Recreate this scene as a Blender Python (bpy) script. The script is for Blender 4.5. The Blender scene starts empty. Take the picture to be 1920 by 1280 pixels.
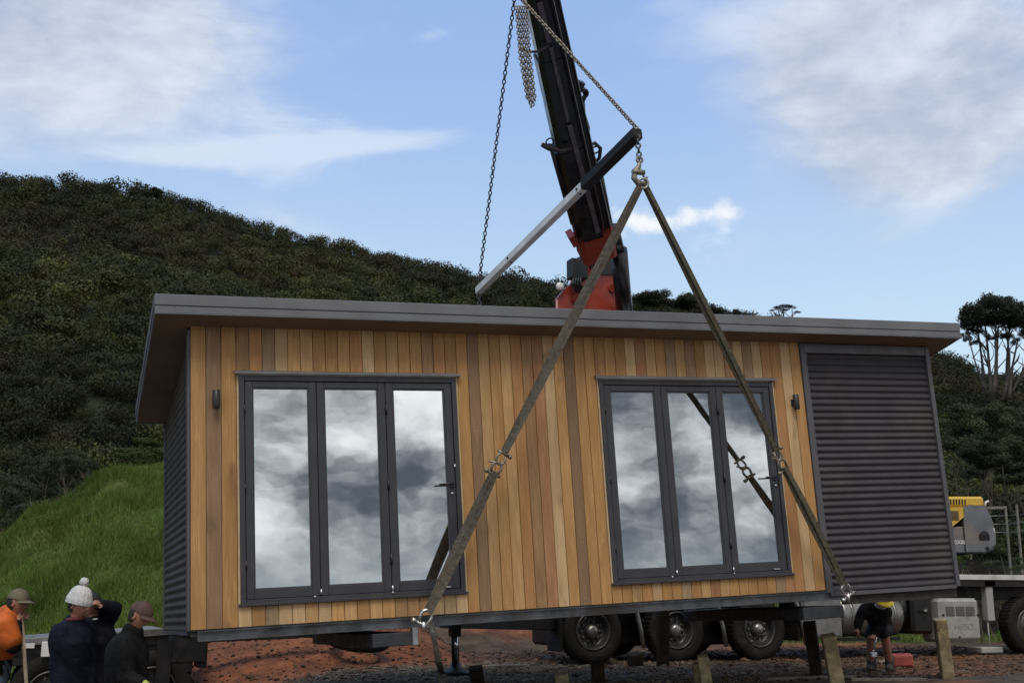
import bpy, bmesh, math, random
import numpy as np
from mathutils import Vector, Matrix, Euler
from math import radians as R, pi, sin, cos
random.seed(7); rng = np.random.default_rng(7)
S = bpy.context.scene; COL = S.collection

# ------------------------------------------------------------------ camera
F = 2209.0
def _m(rx, ry, rz):
    cx, sx, cy, sy, cz, sz = cos(rx), sin(rx), cos(ry), sin(ry), cos(rz), sin(rz)
    return np.array([[cz,-sz,0],[sz,cz,0],[0,0,1]]) @ np.array([[1,0,0],[0,cx,-sx],[0,sx,cx]]) @ np.array([[cy,0,sy],[0,1,0],[-sy,0,cy]])
CAM = np.array([-1.1803, -10.9847, .1055])
MC = _m(.2143, .0596, -.3799)          # camera axes (right, forward, up) in the cabin's own frame
MW = _m(.2143, 0, -.3799)              # and in the world: the cabin hangs 3.4 degrees out of level
T3 = MW @ MC.T
def cw(p): return CAM + T3 @ (np.array(p, float) - CAM)      # cabin frame -> world
TM = Matrix(((T3[0][0],T3[0][1],T3[0][2],0),(T3[1][0],T3[1][1],T3[1][2],0),(T3[2][0],T3[2][1],T3[2][2],0),(0,0,0,1)))
def ray(x, y, M=MW): return M @ np.array([(x-960)/F, 1, -(y-640)/F])
def at(x, y, d): return CAM + d*ray(x, y)                    # world point seen at photo position x,y, d metres deep
def atY(x, y, Y): v = ray(x, y); return CAM + v*(Y-CAM[1])/v[1]
def cY(x, y, Y): v = ray(x, y, MC); return CAM + v*(Y-CAM[1])/v[1]   # same in the cabin frame
def cX(x, y, X): v = ray(x, y, MC); return CAM + v*(X-CAM[0])/v[0]
cd = bpy.data.cameras.new('camera'); cam = bpy.data.objects.new('camera', cd); COL.objects.link(cam)
cd.sensor_width = 36; cd.lens = 36*F/1920; cd.clip_end = 6000; cd.clip_start = .05
mm = Matrix([[MW[i][0], MW[i][2], -MW[i][1]] for i in range(3)]).to_4x4(); mm.translation = CAM
cam.matrix_world = mm; S.camera = cam

# ------------------------------------------------------------------ nodes
class NT:
    def __init__(s, tree): s.t = tree; s.n = tree.nodes; s.n.clear()
    def node(s, typ, **kw):
        n = s.n.new(typ)
        for k, v in kw.items(): setattr(n, k, v)
        return n
    def link(s, a, b): s.t.links.new(a, b)
    def setin(s, n, i, v):
        if hasattr(v, 'is_output') or isinstance(v, bpy.types.NodeSocket): s.link(v, n.inputs[i])
        else: n.inputs[i].default_value = v
    def math(s, op, a, b=0.0, c=None, clamp=False):
        n = s.node('ShaderNodeMath', operation=op, use_clamp=clamp); s.setin(n, 0, a); s.setin(n, 1, b)
        if c is not None: s.setin(n, 2, c)
        return n.outputs[0]
    def mix(s, f, a, b, blend='MIX'):
        n = s.node('ShaderNodeMix', data_type='RGBA', blend_type=blend); s.setin(n, 0, f)
        s.setin(n, 6, a if isinstance(a, bpy.types.NodeSocket) else (*a[:3], 1)); s.setin(n, 7, b if isinstance(b, bpy.types.NodeSocket) else (*b[:3], 1))
        return n.outputs[2]
    def noise(s, vec, scale, detail=4, rough=.55, dist=0.0, out=0):
        n = s.node('ShaderNodeTexNoise'); s.link(vec, n.inputs['Vector'])
        n.inputs['Scale'].default_value = scale; n.inputs['Detail'].default_value = detail
        n.inputs['Roughness'].default_value = rough; n.inputs['Distortion'].default_value = dist
        return n.outputs[out]
    def mapr(s, v, a, b, c=0.0, d=1.0, smooth=True):
        n = s.node('ShaderNodeMapRange'); n.interpolation_type = 'SMOOTHSTEP' if smooth else 'LINEAR'
        s.setin(n, 0, v); n.inputs[1].default_value = a; n.inputs[2].default_value = b; n.inputs[3].default_value = c; n.inputs[4].default_value = d
        return n.outputs[0]
    def scale(s, vec, sc, rot=(0,0,0)):
        n = s.node('ShaderNodeMapping'); s.link(vec, n.inputs[0]); n.inputs['Scale'].default_value = sc; n.inputs['Rotation'].default_value = rot
        return n.outputs[0]

# ------------------------------------------------------------------ world: sky texture with clouds, heavier cloud behind the viewpoint
SUN_EL, SUN_AZ = R(58), R(200)        # azimuth clockwise from +Y
w = bpy.data.worlds.new('World'); S.world = w; w.use_nodes = True
W = NT(w.node_tree)
sky = W.node('ShaderNodeTexSky', sky_type='NISHITA', sun_disc=False); sky.sun_elevation = SUN_EL; sky.sun_rotation = SUN_AZ
sky.air_density = 1.0; sky.dust_density = .6; sky.ozone_density = 1.6
tc = W.node('ShaderNodeTexCoord'); D = tc.outputs['Generated']
sx = W.node('ShaderNodeSeparateXYZ'); W.link(D, sx.inputs[0]); X, Y, Z = sx.outputs
az = W.math('ARCTAN2', X, Y); el = W.math('ARCSINE', Z)
SKY_STR = .085
def azel(x, y): v = ray(x, y); return math.atan2(v[0], v[1]), math.asin(v[2]/np.linalg.norm(v))
K = 1/SKY_STR
n_big = W.noise(W.scale(D, (1,1,2.2)), 5.5, 7, .58, .25); n_fine = W.noise(W.scale(D, (1,1,2.0)), 17, 6, .6, .3)
n_puff = W.noise(W.scale(D, (1,1,1.5)), 34, 7, .62, .35)
n_soft = W.noise(W.scale(D, (1,1,1.6)), 3.0, 5, .5, .1)
streak = W.noise(W.scale(D, (1,1,3.2), (0,R(14),0)), 9, 7, .6, .5)
def blob(x, y, rx, ry, rot, amp):
    a0, e0 = azel(x, y); rx /= F; ry /= F
    da = W.math('SUBTRACT', az, a0); de = W.math('SUBTRACT', el, e0); c, s_ = cos(R(rot)), sin(R(rot))
    u = W.math('ADD', W.math('MULTIPLY', da, c/rx), W.math('MULTIPLY', de, s_/rx))
    v = W.math('ADD', W.math('MULTIPLY', da, -s_/ry), W.math('MULTIPLY', de, c/ry))
    q = W.math('ADD', W.math('MULTIPLY', u, u), W.math('MULTIPLY', v, v))
    return W.math('MULTIPLY', W.math('EXPONENT', W.math('MULTIPLY', q, -1.0)), amp)
def total(l):
    r = l[0]
    for b in l[1:]: r = W.math('ADD', r, b)
    return r
soft = total([blob(60,60,380,240,0,.95), blob(330,40,260,120,0,.35), blob(240,190,260,110,0,.12), blob(1560,110,230,150,-10,.8),
              blob(1800,140,300,180,0,1.05), blob(1700,320,220,90,0,.5), blob(1330,470,90,70,0,.25), blob(1650,450,70,22,0,.25), blob(1775,490,70,25,0,.25), blob(560,420,140,26,-18,.35)])
wisp = total([blob(500,210,260,120,-35,.42), blob(600,276,340,22,6,1.0), blob(330,300,240,26,0,.5), blob(800,66,60,20,8,.55), blob(1480,60,140,120,0,.3), blob(100,40,260,120,20,.25)])
puff = total([blob(1188,412,46,28,-14,1.0), blob(1290,408,48,20,0,.85), blob(1362,402,30,30,0,.75), blob(1225,428,34,14,0,.5), blob(1330,470,60,40,0,.2)])
fs = W.mapr(W.math('ADD', soft, W.math('ADD', W.math('MULTIPLY', W.math('SUBTRACT', n_big, .5), 1.35), W.math('MULTIPLY', W.math('SUBTRACT', n_fine, .5), .3))), .12, 1.0)
fw = W.mapr(W.math('ADD', wisp, W.math('MULTIPLY', W.math('SUBTRACT', streak, .5), 1.5)), .22, .95)
fp = W.mapr(W.math('ADD', puff, W.math('MULTIPLY', W.math('SUBTRACT', n_puff, .5), 2.1)), .12, 1.05); fp = W.math('MULTIPLY', fp, W.mapr(puff, .04, .3))
c_soft = W.mix(W.mapr(W.math('ADD', W.math('MULTIPLY', n_big, .8), W.math('MULTIPLY', n_fine, .2)), .36, .64), (.45*K,.51*K,.64*K), (.80*K,.84*K,.92*K))
hz_ = W.mix(W.mapr(el, .08, .50), (.74*K,.94*K,1.08*K), (.37*K,.57*K,.97*K)); skc = W.mix(.8, sky.outputs[0], hz_)   # high haze thickening towards the horizon
col = W.mix(W.math('MULTIPLY', fs, .86), skc, c_soft)
col = W.mix(W.math('MULTIPLY', fw, .62), col, (.78*K,.85*K,.95*K))
col = W.mix(W.math('MULTIPLY', fp, .95), col, (.95*K,.97*K,1.0*K))
# overcast half of the sky behind the viewpoint (seen in the door glass)
nb1 = W.noise(W.scale(D, (1,1,1.9)), 5.0, 8, .56, .12); nb2 = W.noise(W.scale(D, (1,1,2.6)), 2.1, 3, .5, .3)
nb = W.math('ADD', W.math('MULTIPLY', nb1, .72), W.math('MULTIPLY', nb2, .28))
lum = W.mapr(nb, .42, .60)
c_back = W.mix(lum, (.12*K,.14*K,.175*K), (1.28*K,1.27*K,1.26*K))
lowband = W.mapr(el, .015, .12, .15, 1.0)
c_back2 = W.mix(lowband, (.34*K,.38*K,.42*K), c_back)
back = W.mapr(W.math('COSINE', W.math('SUBTRACT', az, R(165))), -.15, .45)
col = W.mix(back, col, c_back2)
bg = W.node('ShaderNodeBackground'); W.link(col, bg.inputs[0]); bg.inputs[1].default_value = SKY_STR
wo = W.node('ShaderNodeOutputWorld'); W.link(bg.outputs[0], wo.inputs[0])
sl = bpy.data.lights.new('sun', 'SUN'); sl.energy = 1.7; sl.angle = R(24); sl.color = (1, .93, .82)
so = bpy.data.objects.new('sun', sl); COL.objects.link(so)
sd = Vector((sin(SUN_AZ)*cos(SUN_EL), cos(SUN_AZ)*cos(SUN_EL), sin(SUN_EL)))
so.rotation_euler = sd.to_track_quat('Z', 'Y').to_euler(); so.location = (0, -20, 30)
S.view_settings.view_transform = 'Standard'; S.view_settings.look = 'None'; S.view_settings.exposure = 0; S.view_settings.gamma = 1
S.render.engine = 'CYCLES'; S.cycles.max_bounces = 6; S.cycles.transparent_max_bounces = 12

# ------------------------------------------------------------------ materials
MATS = {}
def mat(name, color=(.5,.5,.5), rough=.6, metal=0, spec=.5, var=.0, vscale=6, bump=0, bscale=40, attr=False, dirt=0, dirtcol=(.1,.07,.05), coat=0):
    if name in MATS: return MATS[name]
    m = bpy.data.materials.new(name); m.use_nodes = True; N = NT(m.node_tree)
    p = N.node('ShaderNodeBsdfPrincipled'); o = N.node('ShaderNodeOutputMaterial'); N.link(p.outputs[0], o.inputs[0])
    t = N.node('ShaderNodeTexCoord'); V = t.outputs['Object']
    c = (*color, 1)
    if attr:
        a = N.node('ShaderNodeVertexColor', layer_name='Col'); c = a.outputs[0]
    if var:
        n = N.noise(V, vscale, 5, .6)
        lo = N.mix(1.0, c, (1-var,1-var,1-var), 'MULTIPLY'); hi = N.mix(1.0, c, (1+var,1+var,1+var), 'MULTIPLY')
        c = N.mix(N.mapr(n, .3, .7), lo, hi)
    if dirt:
        n = N.noise(V, vscale*.45, 6, .65, .4); c = N.mix(N.math('MULTIPLY', N.mapr(n, .5, .68), dirt), c, dirtcol)
    N.setin(p, 'Base Color', c); p.inputs['Roughness'].default_value = rough; p.inputs['Metallic'].default_value = metal
    p.inputs['Specular IOR Level'].default_value = spec
    if coat: p.inputs['Coat Weight'].default_value = coat
    if var:
        N.link(N.mapr(N.noise(V, vscale*2.3, 4), .3, .7, max(0, rough-.1), min(1, rough+.12)), p.inputs['Roughness'])
    if bump:
        b = N.node('ShaderNodeBump'); b.inputs['Strength'].default_value = bump; b.inputs['Distance'].default_value = .02
        N.link(N.noise(V, bscale, 6, .6), b.inputs['Height']); N.link(b.outputs[0], p.inputs['Normal'])
    MATS[name] = m; return m

def cedar_mat():
    m = bpy.data.materials.new('cedar'); m.use_nodes = True; N = NT(m.node_tree)
    p = N.node('ShaderNodeBsdfPrincipled'); o = N.node('ShaderNodeOutputMaterial'); N.link(p.outputs[0], o.inputs[0])
    t = N.node('ShaderNodeTexCoord'); V = t.outputs['Object']; a = N.node('ShaderNodeVertexColor', layer_name='Col')
    av = N.node('ShaderNodeVectorMath', operation='SCALE'); N.link(a.outputs[0], av.inputs[0]); av.inputs['Scale'].default_value = 37.0
    vv = N.node('ShaderNodeVectorMath', operation='ADD'); N.link(V, vv.inputs[0]); N.link(av.outputs[0], vv.inputs[1])
    g = N.noise(N.scale(vv.outputs[0], (1,1,.05)), 70, 5, .6, .6); g2 = N.noise(N.scale(vv.outputs[0], (1,1,.16)), 9, 4, .55, .4)
    kn = N.noise(N.scale(vv.outputs[0], (1,1,.5)), 3.2, 3, .5, .2)
    c = N.mix(N.mapr(g, .35, .7), N.mix(1, a.outputs[0], (.80,.76,.72), 'MULTIPLY'), N.mix(1, a.outputs[0], (1.12,1.1,1.08), 'MULTIPLY'))
    c = N.mix(N.mapr(g2, .35, .70, 0, .8), c, N.mix(1, a.outputs[0], (.74,.68,.62), 'MULTIPLY'))
    c = N.mix(N.mapr(kn, .62, .74, 0, .5), c, (.14,.085,.05))
    N.link(c, p.inputs['Base Color']); p.inputs['Roughness'].default_value = .62; p.inputs['Specular IOR Level'].default_value = .3
    b = N.node('ShaderNodeBump'); b.inputs['Strength'].default_value = .35; b.inputs['Distance'].default_value = .003
    N.link(g, b.inputs['Height']); N.link(b.outputs[0], p.inputs['Normal']); return m

def leaf_mat(name='leaves', trans=.25, rough=.7):
    m = bpy.data.materials.new(name); m.use_nodes = True; N = NT(m.node_tree)
    o = N.node('ShaderNodeOutputMaterial'); a = N.node('ShaderNodeVertexColor', layer_name='Col')
    p = N.node('ShaderNodeBsdfPrincipled'); N.link(a.outputs[0], p.inputs['Base Color']); p.inputs['Roughness'].default_value = rough; p.inputs['Specular IOR Level'].default_value = .25
    tr = N.node('ShaderNodeBsdfTranslucent'); N.link(N.mix(1, a.outputs[0], (1.1,1.2,.7), 'MULTIPLY'), tr.inputs[0])
    mx = N.node('ShaderNodeMixShader'); mx.inputs[0].default_value = trans; N.link(p.outputs[0], mx.inputs[1]); N.link(tr.outputs[0], mx.inputs[2]); N.link(mx.outputs[0], o.inputs[0])
    return m

def glass_mat():
    m = bpy.data.materials.new('window_glass'); m.use_nodes = True; N = NT(m.node_tree)
    o = N.node('ShaderNodeOutputMaterial'); g = N.node('ShaderNodeBsdfGlossy'); g.inputs['Roughness'].default_value = .0; g.inputs['Color'].default_value = (.93,.97,1,1)
    t = N.node('ShaderNodeBsdfTransparent'); t.inputs[0].default_value = (.62,.68,.68,1)
    mx = N.node('ShaderNodeMixShader'); mx.inputs[0].default_value = .66
    tc = N.node('ShaderNodeTexCoord'); b = N.node('ShaderNodeBump'); b.inputs['Strength'].default_value = .12; b.inputs['Distance'].default_value = .01
    N.link(N.noise(tc.outputs['Object'], 2.2, 2, .4), b.inputs['Height']); N.link(b.outputs[0], g.inputs['Normal'])
    N.link(t.outputs[0], mx.inputs[1]); N.link(g.outputs[0], mx.inputs[2]); N.link(mx.outputs[0], o.inputs[0]); return m

M_cedar = cedar_mat(); M_leaf = leaf_mat(trans=.15); M_grass = leaf_mat('grass_blades', .3); M_glass = glass_mat()
M_fascia = mat('roof_metal', (.150,.156,.168), .42, 0, .5, .10, 3)
M_soffit = mat('soffit', (.22,.16,.115), .75, 0, .3, .12, 2)
M_trim = mat('trim_metal', (.085,.085,.098), .45, 0, .5, .1, 4)
M_frame = mat('door_frame_metal', (.040,.041,.050), .38, 0, .5, .12, 5)
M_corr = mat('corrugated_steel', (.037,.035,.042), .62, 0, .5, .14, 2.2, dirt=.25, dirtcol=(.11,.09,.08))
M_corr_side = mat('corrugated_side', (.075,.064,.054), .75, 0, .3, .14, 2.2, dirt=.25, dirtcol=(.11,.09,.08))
M_dark = mat('dark_void', (.012,.012,.012), .9)
M_galv = mat('galvanised_steel', (.42,.44,.47), .38, .85, .5, .25, 8, .1, 60, dirt=.4, dirtcol=(.16,.13,.11))
M_steel = mat('bright_steel', (.62,.63,.64), .28, .95, .5, .15, 12)
M_chrome = mat('chrome', (.75,.75,.76), .12, 1)
M_black = mat('black_paint', (.007,.007,.008), .42, 0, .5, .25, 5, dirt=.35, dirtcol=(.05,.04,.035))
M_blackp = mat('boom_paint', (.010,.010,.013), .3, 0, .5, .2, 3, coat=.3)
M_rubber = mat('rubber', (.010,.0095,.009), .8, 0, .3, .25, 8, .3, 30, dirt=.5, dirtcol=(.045,.03,.02))
M_red = mat('crane_red', (.27,.032,.018), .35, 0, .5, .25, 3, dirt=.3, dirtcol=(.08,.02,.015), coat=.3)
M_alu = mat('aluminium', (.27,.27,.265), .35, .8, .5, .15, 6, dirt=.4, dirtcol=(.17,.14,.11))
M_white = mat('white_paint', (.74,.74,.72), .45, 0, .5, .08, 5, dirt=.4, dirtcol=(.35,.30,.25))
M_greypl = mat('grey_plastic', (.33,.33,.32), .5, 0, .5, .1, 6, dirt=.4, dirtcol=(.14,.11,.09))
M_web = mat('webbing', (.130,.115,.094), .85, 0, .2, .3, 30, .5, 150, dirt=.4, dirtcol=(.05,.04,.03))
M_webd = mat('webbing_dark', (.105,.092,.066), .85, 0, .2, .35, 30, .5, 150)
M_chain = mat('chain_steel', (.11,.11,.11), .45, .8, .5, .3, 30)
M_rust = mat('chain_light', (.26,.23,.19), .5, .7, .5, .3, 30)
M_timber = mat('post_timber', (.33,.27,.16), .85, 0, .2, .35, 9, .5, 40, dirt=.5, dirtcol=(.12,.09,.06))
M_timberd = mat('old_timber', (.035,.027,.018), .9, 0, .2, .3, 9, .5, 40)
M_yellow = mat('yellow_paint', (.62,.40,.05), .45, 0, .5, .12, 4, dirt=.35, dirtcol=(.2,.14,.07))
M_exgrey = mat('machine_grey', (.13,.14,.16), .5, 0, .5, .2, 2.5, dirt=.55, dirtcol=(.24,.17,.12))
M_letter = mat('white_letter', (.8,.8,.8), .5)
M_skin = mat('skin', (.36,.17,.12), .55, 0, .4, .12, 30)
M_bark = mat('bark', (.16,.13,.10), .9, 0, .2, .35, 3, .6, 12)
M_lights = mat('lamp_black', (.02,.02,.024), .45, 0, .5)

# ------------------------------------------------------------------ mesh helpers
def tag(o, label=None, cat=None, group=None, kind=None):
    if label: o['label'] = label
    if cat: o['category'] = cat
    if group: o['group'] = group
    if kind: o['kind'] = kind
    return o
def link(name, me, parent=None):
    o = bpy.data.objects.new(name, me); COL.objects.link(o)
    if parent is not None: o.parent = parent
    return o
def empty(name, loc=(0,0,0), M=None, **k):
    o = bpy.data.objects.new(name, None); COL.objects.link(o); o.empty_display_size = .3
    if M is not None: o.matrix_world = M
    else: o.location = loc
    tag(o, **k); return o
def basis(d):
    d = np.array(d, float); d /= np.linalg.norm(d)
    a = np.array([0,0,1.0]) if abs(d[2]) < .9 else np.array([1.0,0,0])
    u = np.cross(a, d); u /= np.linalg.norm(u); v = np.cross(d, u); return u, v, d
class MB:
    def __init__(s): s.v = []; s.f = []; s.m = []; s.c = []; s.cm = 0; s.cc = (1,1,1); s.n = 0; s.sm = []
    def mat(s, i): s.cm = i; return s
    def add(s, vs, fs, sm=False):
        b = s.n; s.v += [tuple(map(float, p)) for p in vs]; s.n = len(s.v)
        for f in fs: s.f.append([i+b for i in f]); s.m.append(s.cm); s.sm.append(sm)
        s.c += [s.cc]*len(vs); return s
    def box(s, a, b, rot=None, o=None, bev=0):
        """box between corners a and b; rot = 3x3 about o; bev chamfers all edges"""
        a, b = np.minimum(np.array(a, float), np.array(b, float)), np.maximum(np.array(a, float), np.array(b, float))
        c = (a+b)/2; h = (b-a)/2
        if bev <= 0:
            P = [c+h*np.array(k) for k in ((-1,-1,-1),(1,-1,-1),(1,1,-1),(-1,1,-1),(-1,-1,1),(1,-1,1),(1,1,1),(-1,1,1))]
            fs = [(0,3,2,1),(4,5,6,7),(0,1,5,4),(1,2,6,5),(2,3,7,6),(3,0,4,7)]
        else:
            e = min(bev, h.min()*.9); P = []; idx = {}
            for sx_ in (-1,1):
                for sy_ in (-1,1):
                    for sz_ in (-1,1):
                        k = np.array([sx_,sy_,sz_])
                        for ax in range(3):
                            q = h-e; q = q.copy(); q[ax] = h[ax]; idx[(sx_,sy_,sz_,ax)] = len(P); P.append(c+k*q)
            fs = []
            for ax in range(3):
                o1, o2 = [i for i in range(3) if i != ax]
                for sg in (-1,1):
                    lo = []
                    for (p, q) in ((-1,-1),(1,-1),(1,1),(-1,1)):
                        k = [0,0,0]; k[ax] = sg; k[o1] = p; k[o2] = q; lo.append(idx[(*k, ax)])
                    fs.append(lo)
            for ax in range(3):       # edge strips along ax
                o1, o2 = [i for i in range(3) if i != ax]
                for p in (-1,1):
                    for q in (-1,1):
                        k0 = [0,0,0]; k0[o1] = p; k0[o2] = q; ka = list(k0); kb = list(k0); ka[ax] = -1; kb[ax] = 1
                        fs.append([idx[(*ka,o1)], idx[(*kb,o1)], idx[(*kb,o2)], idx[(*ka,o2)]])
            for sx_ in (-1,1):
                for sy_ in (-1,1):
                    for sz_ in (-1,1): fs.append([idx[(sx_,sy_,sz_,k)] for k in range(3)])
        if rot is not None:
            o = c if o is None else np.array(o, float); P = [o+np.array(rot)@(p-o) for p in P]
        return s.add(P, fs)
    def beam(s, p0, p1, w_, h_, up=(0,0,1), bev=0, w2=None, h2=None):
        p0 = np.array(p0, float); p1 = np.array(p1, float); d = p1-p0; L = np.linalg.norm(d); d = d/L
        side = np.cross(d, up); side /= np.linalg.norm(side); u = np.cross(side, d); w2 = w2 or w_; h2 = h2 or h_
        P = []
        for p, ww, hh in ((p0, w_, h_), (p1, w2, h2)):
            e = min(bev, ww*.4, hh*.4)
            if e > 0: q = [(-1,-1,0,1),(-1,-1,1,0),(1,-1,-1,0),(1,-1,0,1),(1,1,0,-1),(1,1,-1,0),(-1,1,1,0),(-1,1,0,-1)]
            else: q = [(-1,-1,0,0),(1,-1,0,0),(1,1,0,0),(-1,1,0,0)]
            for a, b, ea, eb in q: P.append(p+side*(a*ww/2+ea*e)+u*(b*hh/2+eb*e))
        n = len(P)//2
        fs = [tuple(range(n))[::-1], tuple(range(n, 2*n))]+[(i, (i+1)%n, n+(i+1)%n, n+i) for i in range(n)]
        return s.add(P, fs)
    def tube(s, pts, r, n=10, cap=True, sm=True):
        pts = [np.array(p, float) for p in pts]; rs = r if hasattr(r, '__len__') else [r]*len(pts)
        P = []; u0 = None
        for i, p in enumerate(pts):
            d = pts[min(i+1, len(pts)-1)]-pts[max(i-1, 0)]
            if u0 is None: u, v, _ = basis(d)
            else:
                dn = d/np.linalg.norm(d); u = u0-dn*np.dot(u0, dn); u /= np.linalg.norm(u); v = np.cross(dn, u)
            u0 = u
            for k in range(n): a = 2*pi*k/n; P.append(p+(u*cos(a)+v*sin(a))*rs[i])
        fs = [(i*n+k, i*n+(k+1)%n, (i+1)*n+(k+1)%n, (i+1)*n+k) for i in range(len(pts)-1) for k in range(n)]
        s.add(P, fs, sm)
        if cap:
            b = s.n-len(P)
            for ring in (list(range(n))[::-1], list(range((len(pts)-1)*n, len(pts)*n))):
                s.f.append([b+i for i in ring]); s.m.append(s.cm); s.sm.append(False)
        return s
    def lathe(s, prof, o, axis, n=32, sm=True):
        u, v, d = basis(axis); o = np.array(o, float); P = []
        for (r, h) in prof:
            for k in range(n): a = 2*pi*k/n; P.append(o+d*h+(u*cos(a)+v*sin(a))*r)
        fs = [(i*n+k, i*n+(k+1)%n, (i+1)*n+(k+1)%n, (i+1)*n+k) for i in range(len(prof)-1) for k in range(n)]
        return s.add(P, fs, sm)
    def sphere(s, c, r, n=12, m=8, f=None):
        r = np.array(r if hasattr(r, '__len__') else (r,r,r), float); c = np.array(c, float); P = []
        for i in range(m+1):
            t = pi*i/m
            for k in range(n):
                a = 2*pi*k/n; q = np.array([sin(t)*cos(a), sin(t)*sin(a), cos(t)])
                if f: q = q*f(q)
                P.append(c+q*r)
        return s.add(P, [(i*n+k, (i+1)*n+k, (i+1)*n+(k+1)%n, i*n+(k+1)%n) for i in range(m) for k in range(n)], True)
    def poly(s, pts, d):
        """prism: polygon pts (3D) extruded by vector d"""
        n = len(pts); P = [np.array(p, float) for p in pts]; P += [p+np.array(d, float) for p in P]
        return s.add(P, [tuple(range(n))[::-1], tuple(range(n, 2*n))]+[(i, (i+1)%n, n+(i+1)%n, n+i) for i in range(n)])
    def torus(s, c, axis, R_, r, n=20, m=8, el=1.0, eldir=None):
        u, v, d = basis(axis); c = np.array(c, float)
        if eldir is not None: u = np.array(eldir, float); u = u/np.linalg.norm(u); v = np.cross(d, u)
        P = []
        for i in range(n):
            a = 2*pi*i/n; rad = u*cos(a)+v*sin(a); ct = c+u*cos(a)*R_*el+v*sin(a)*R_
            for k in range(m): b = 2*pi*k/m; P.append(ct+rad*cos(b)*r+d*sin(b)*r)
        return s.add(P, [(i*m+k, ((i+1)%n)*m+k, ((i+1)%n)*m+(k+1)%m, i*m+(k+1)%m) for i in range(n) for k in range(m)], True)
    def chain(s, pts, link_=.07, wire=.009, wd=.02):
        pts = [np.array(p, float) for p in pts]; seg = [np.linalg.norm(pts[i+1]-pts[i]) for i in range(len(pts)-1)]
        L = sum(seg); n = max(2, int(L/(link_*.74))); k = 0
        for i in range(n):
            t = (i+.5)/n*L; j = 0
            while j < len(seg)-1 and t > seg[j]: t -= seg[j]; j += 1
            d = (pts[j+1]-pts[j])/seg[j]; c = pts[j]+d*t; u, v, _ = basis(d); ph = .5+(i%2)*pi/2+random.uniform(-.15,.15)
            ax = u*cos(ph)+v*sin(ph); s.torus(c, ax, wd, wire, 10, 5, link_/2/wd*.85, d)
        return s
    def build(s, name, mats, parent=None, origin=None, smooth=None, col=False):
        me = bpy.data.meshes.new(name); v = s.v
        if origin is not None: o_ = np.array(origin, float); v = [tuple(np.array(p)-o_) for p in v]
        me.from_pydata(v, [], s.f); me.update()
        for m in (mats if isinstance(mats, (list, tuple)) else [mats]): me.materials.append(m)
        me.polygons.foreach_set('material_index', s.m); me.polygons.foreach_set('use_smooth', [bool(x) for x in s.sm] if smooth is None else [smooth]*len(s.f))
        if col:
            a = me.color_attributes.new('Col', 'FLOAT_COLOR', 'POINT'); a.data.foreach_set('color', np.array([(*c, 1) for c in s.c], np.float32).ravel())
        o = link(name, me, parent)
        bm = bmesh.new(); bm.from_mesh(me); bmesh.ops.recalc_face_normals(bm, faces=bm.faces); bm.to_mesh(me); bm.free()
        if origin is not None and parent is None: o.location = origin
        elif origin is not None: o.location = origin
        return o
def sbuild(mb, name, mats, parent, origin=None):
    """every separate piece of mb becomes a part of its own"""
    par = list(range(mb.n))
    def fd(i):
        while par[i] != i: par[i] = par[par[i]]; i = par[i]
        return i
    for f in mb.f:
        for j in f[1:]: par[fd(j)] = fd(f[0])
    gr = {}
    for k, f in enumerate(mb.f): gr.setdefault(fd(f[0]), []).append(k)
    for fs in gr.values():
        q = MB(); vs = sorted({i for k in fs for i in mb.f[k]}); mp = {v: i for i, v in enumerate(vs)}; q.v = [mb.v[i] for i in vs]; q.c = [mb.c[i] for i in vs]; q.n = len(vs)
        for k in fs: q.f.append([mp[i] for i in mb.f[k]]); q.m.append(mb.m[k]); q.sm.append(mb.sm[k])
        o = q.build(name, mats, parent, origin)
        if origin is not None: o.location = (0,0,0)
def npmesh(name, V, Fc, mats, colors=None, smooth=False, parent=None):
    """fast mesh from numpy arrays (tris or quads)"""
    me = bpy.data.meshes.new(name); V = np.asarray(V, np.float32); Fc = np.asarray(Fc, np.int32); k = Fc.shape[1]
    me.vertices.add(len(V)); me.vertices.foreach_set('co', V.ravel()); me.loops.add(Fc.size); me.loops.foreach_set('vertex_index', Fc.ravel())
    me.polygons.add(len(Fc)); me.polygons.foreach_set('loop_start', np.arange(0, Fc.size, k, dtype=np.int32)); me.polygons.foreach_set('loop_total', np.full(len(Fc), k, np.int32))
    me.polygons.foreach_set('use_smooth', np.full(len(Fc), smooth)); me.update(calc_edges=True); me.validate()
    for m in (mats if isinstance(mats, (list, tuple)) else [mats]): me.materials.append(m)
    if colors is not None:
        a = me.color_attributes.new('Col', 'FLOAT_COLOR', 'POINT'); C4 = np.ones((len(V), 4), np.float32); C4[:, :3] = colors; a.data.foreach_set('color', C4.ravel())
    return link(name, me, parent)
def sstep(x, a, b): t = np.clip((x-a)/(b-a), 0, 1); return t*t*(3-2*t)
_perm = rng.random((64, 64, 4))
def vnoise(x, y, sc=1.0, k=0):
    """smooth value noise, numpy"""
    x = np.asarray(x, float)*sc; y = np.asarray(y, float)*sc; xi = np.floor(x).astype(int); yi = np.floor(y).astype(int); fx = x-xi; fy = y-yi
    fx = fx*fx*(3-2*fx); fy = fy*fy*(3-2*fy); g = lambda a, b: _perm[a % 64, b % 64, k]
    return (g(xi, yi)*(1-fx)+g(xi+1, yi)*fx)*(1-fy)+(g(xi, yi+1)*(1-fx)+g(xi+1, yi+1)*fx)*fy
def fbm(x, y, sc=1.0, o=4, k=0):
    r = 0; a = .5
    for i in range(o): r = r+a*(vnoise(np.asarray(x)+17.3*i, np.asarray(y)-9.1*i, sc*2**i, k)-.5); a *= .5
    return r

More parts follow.
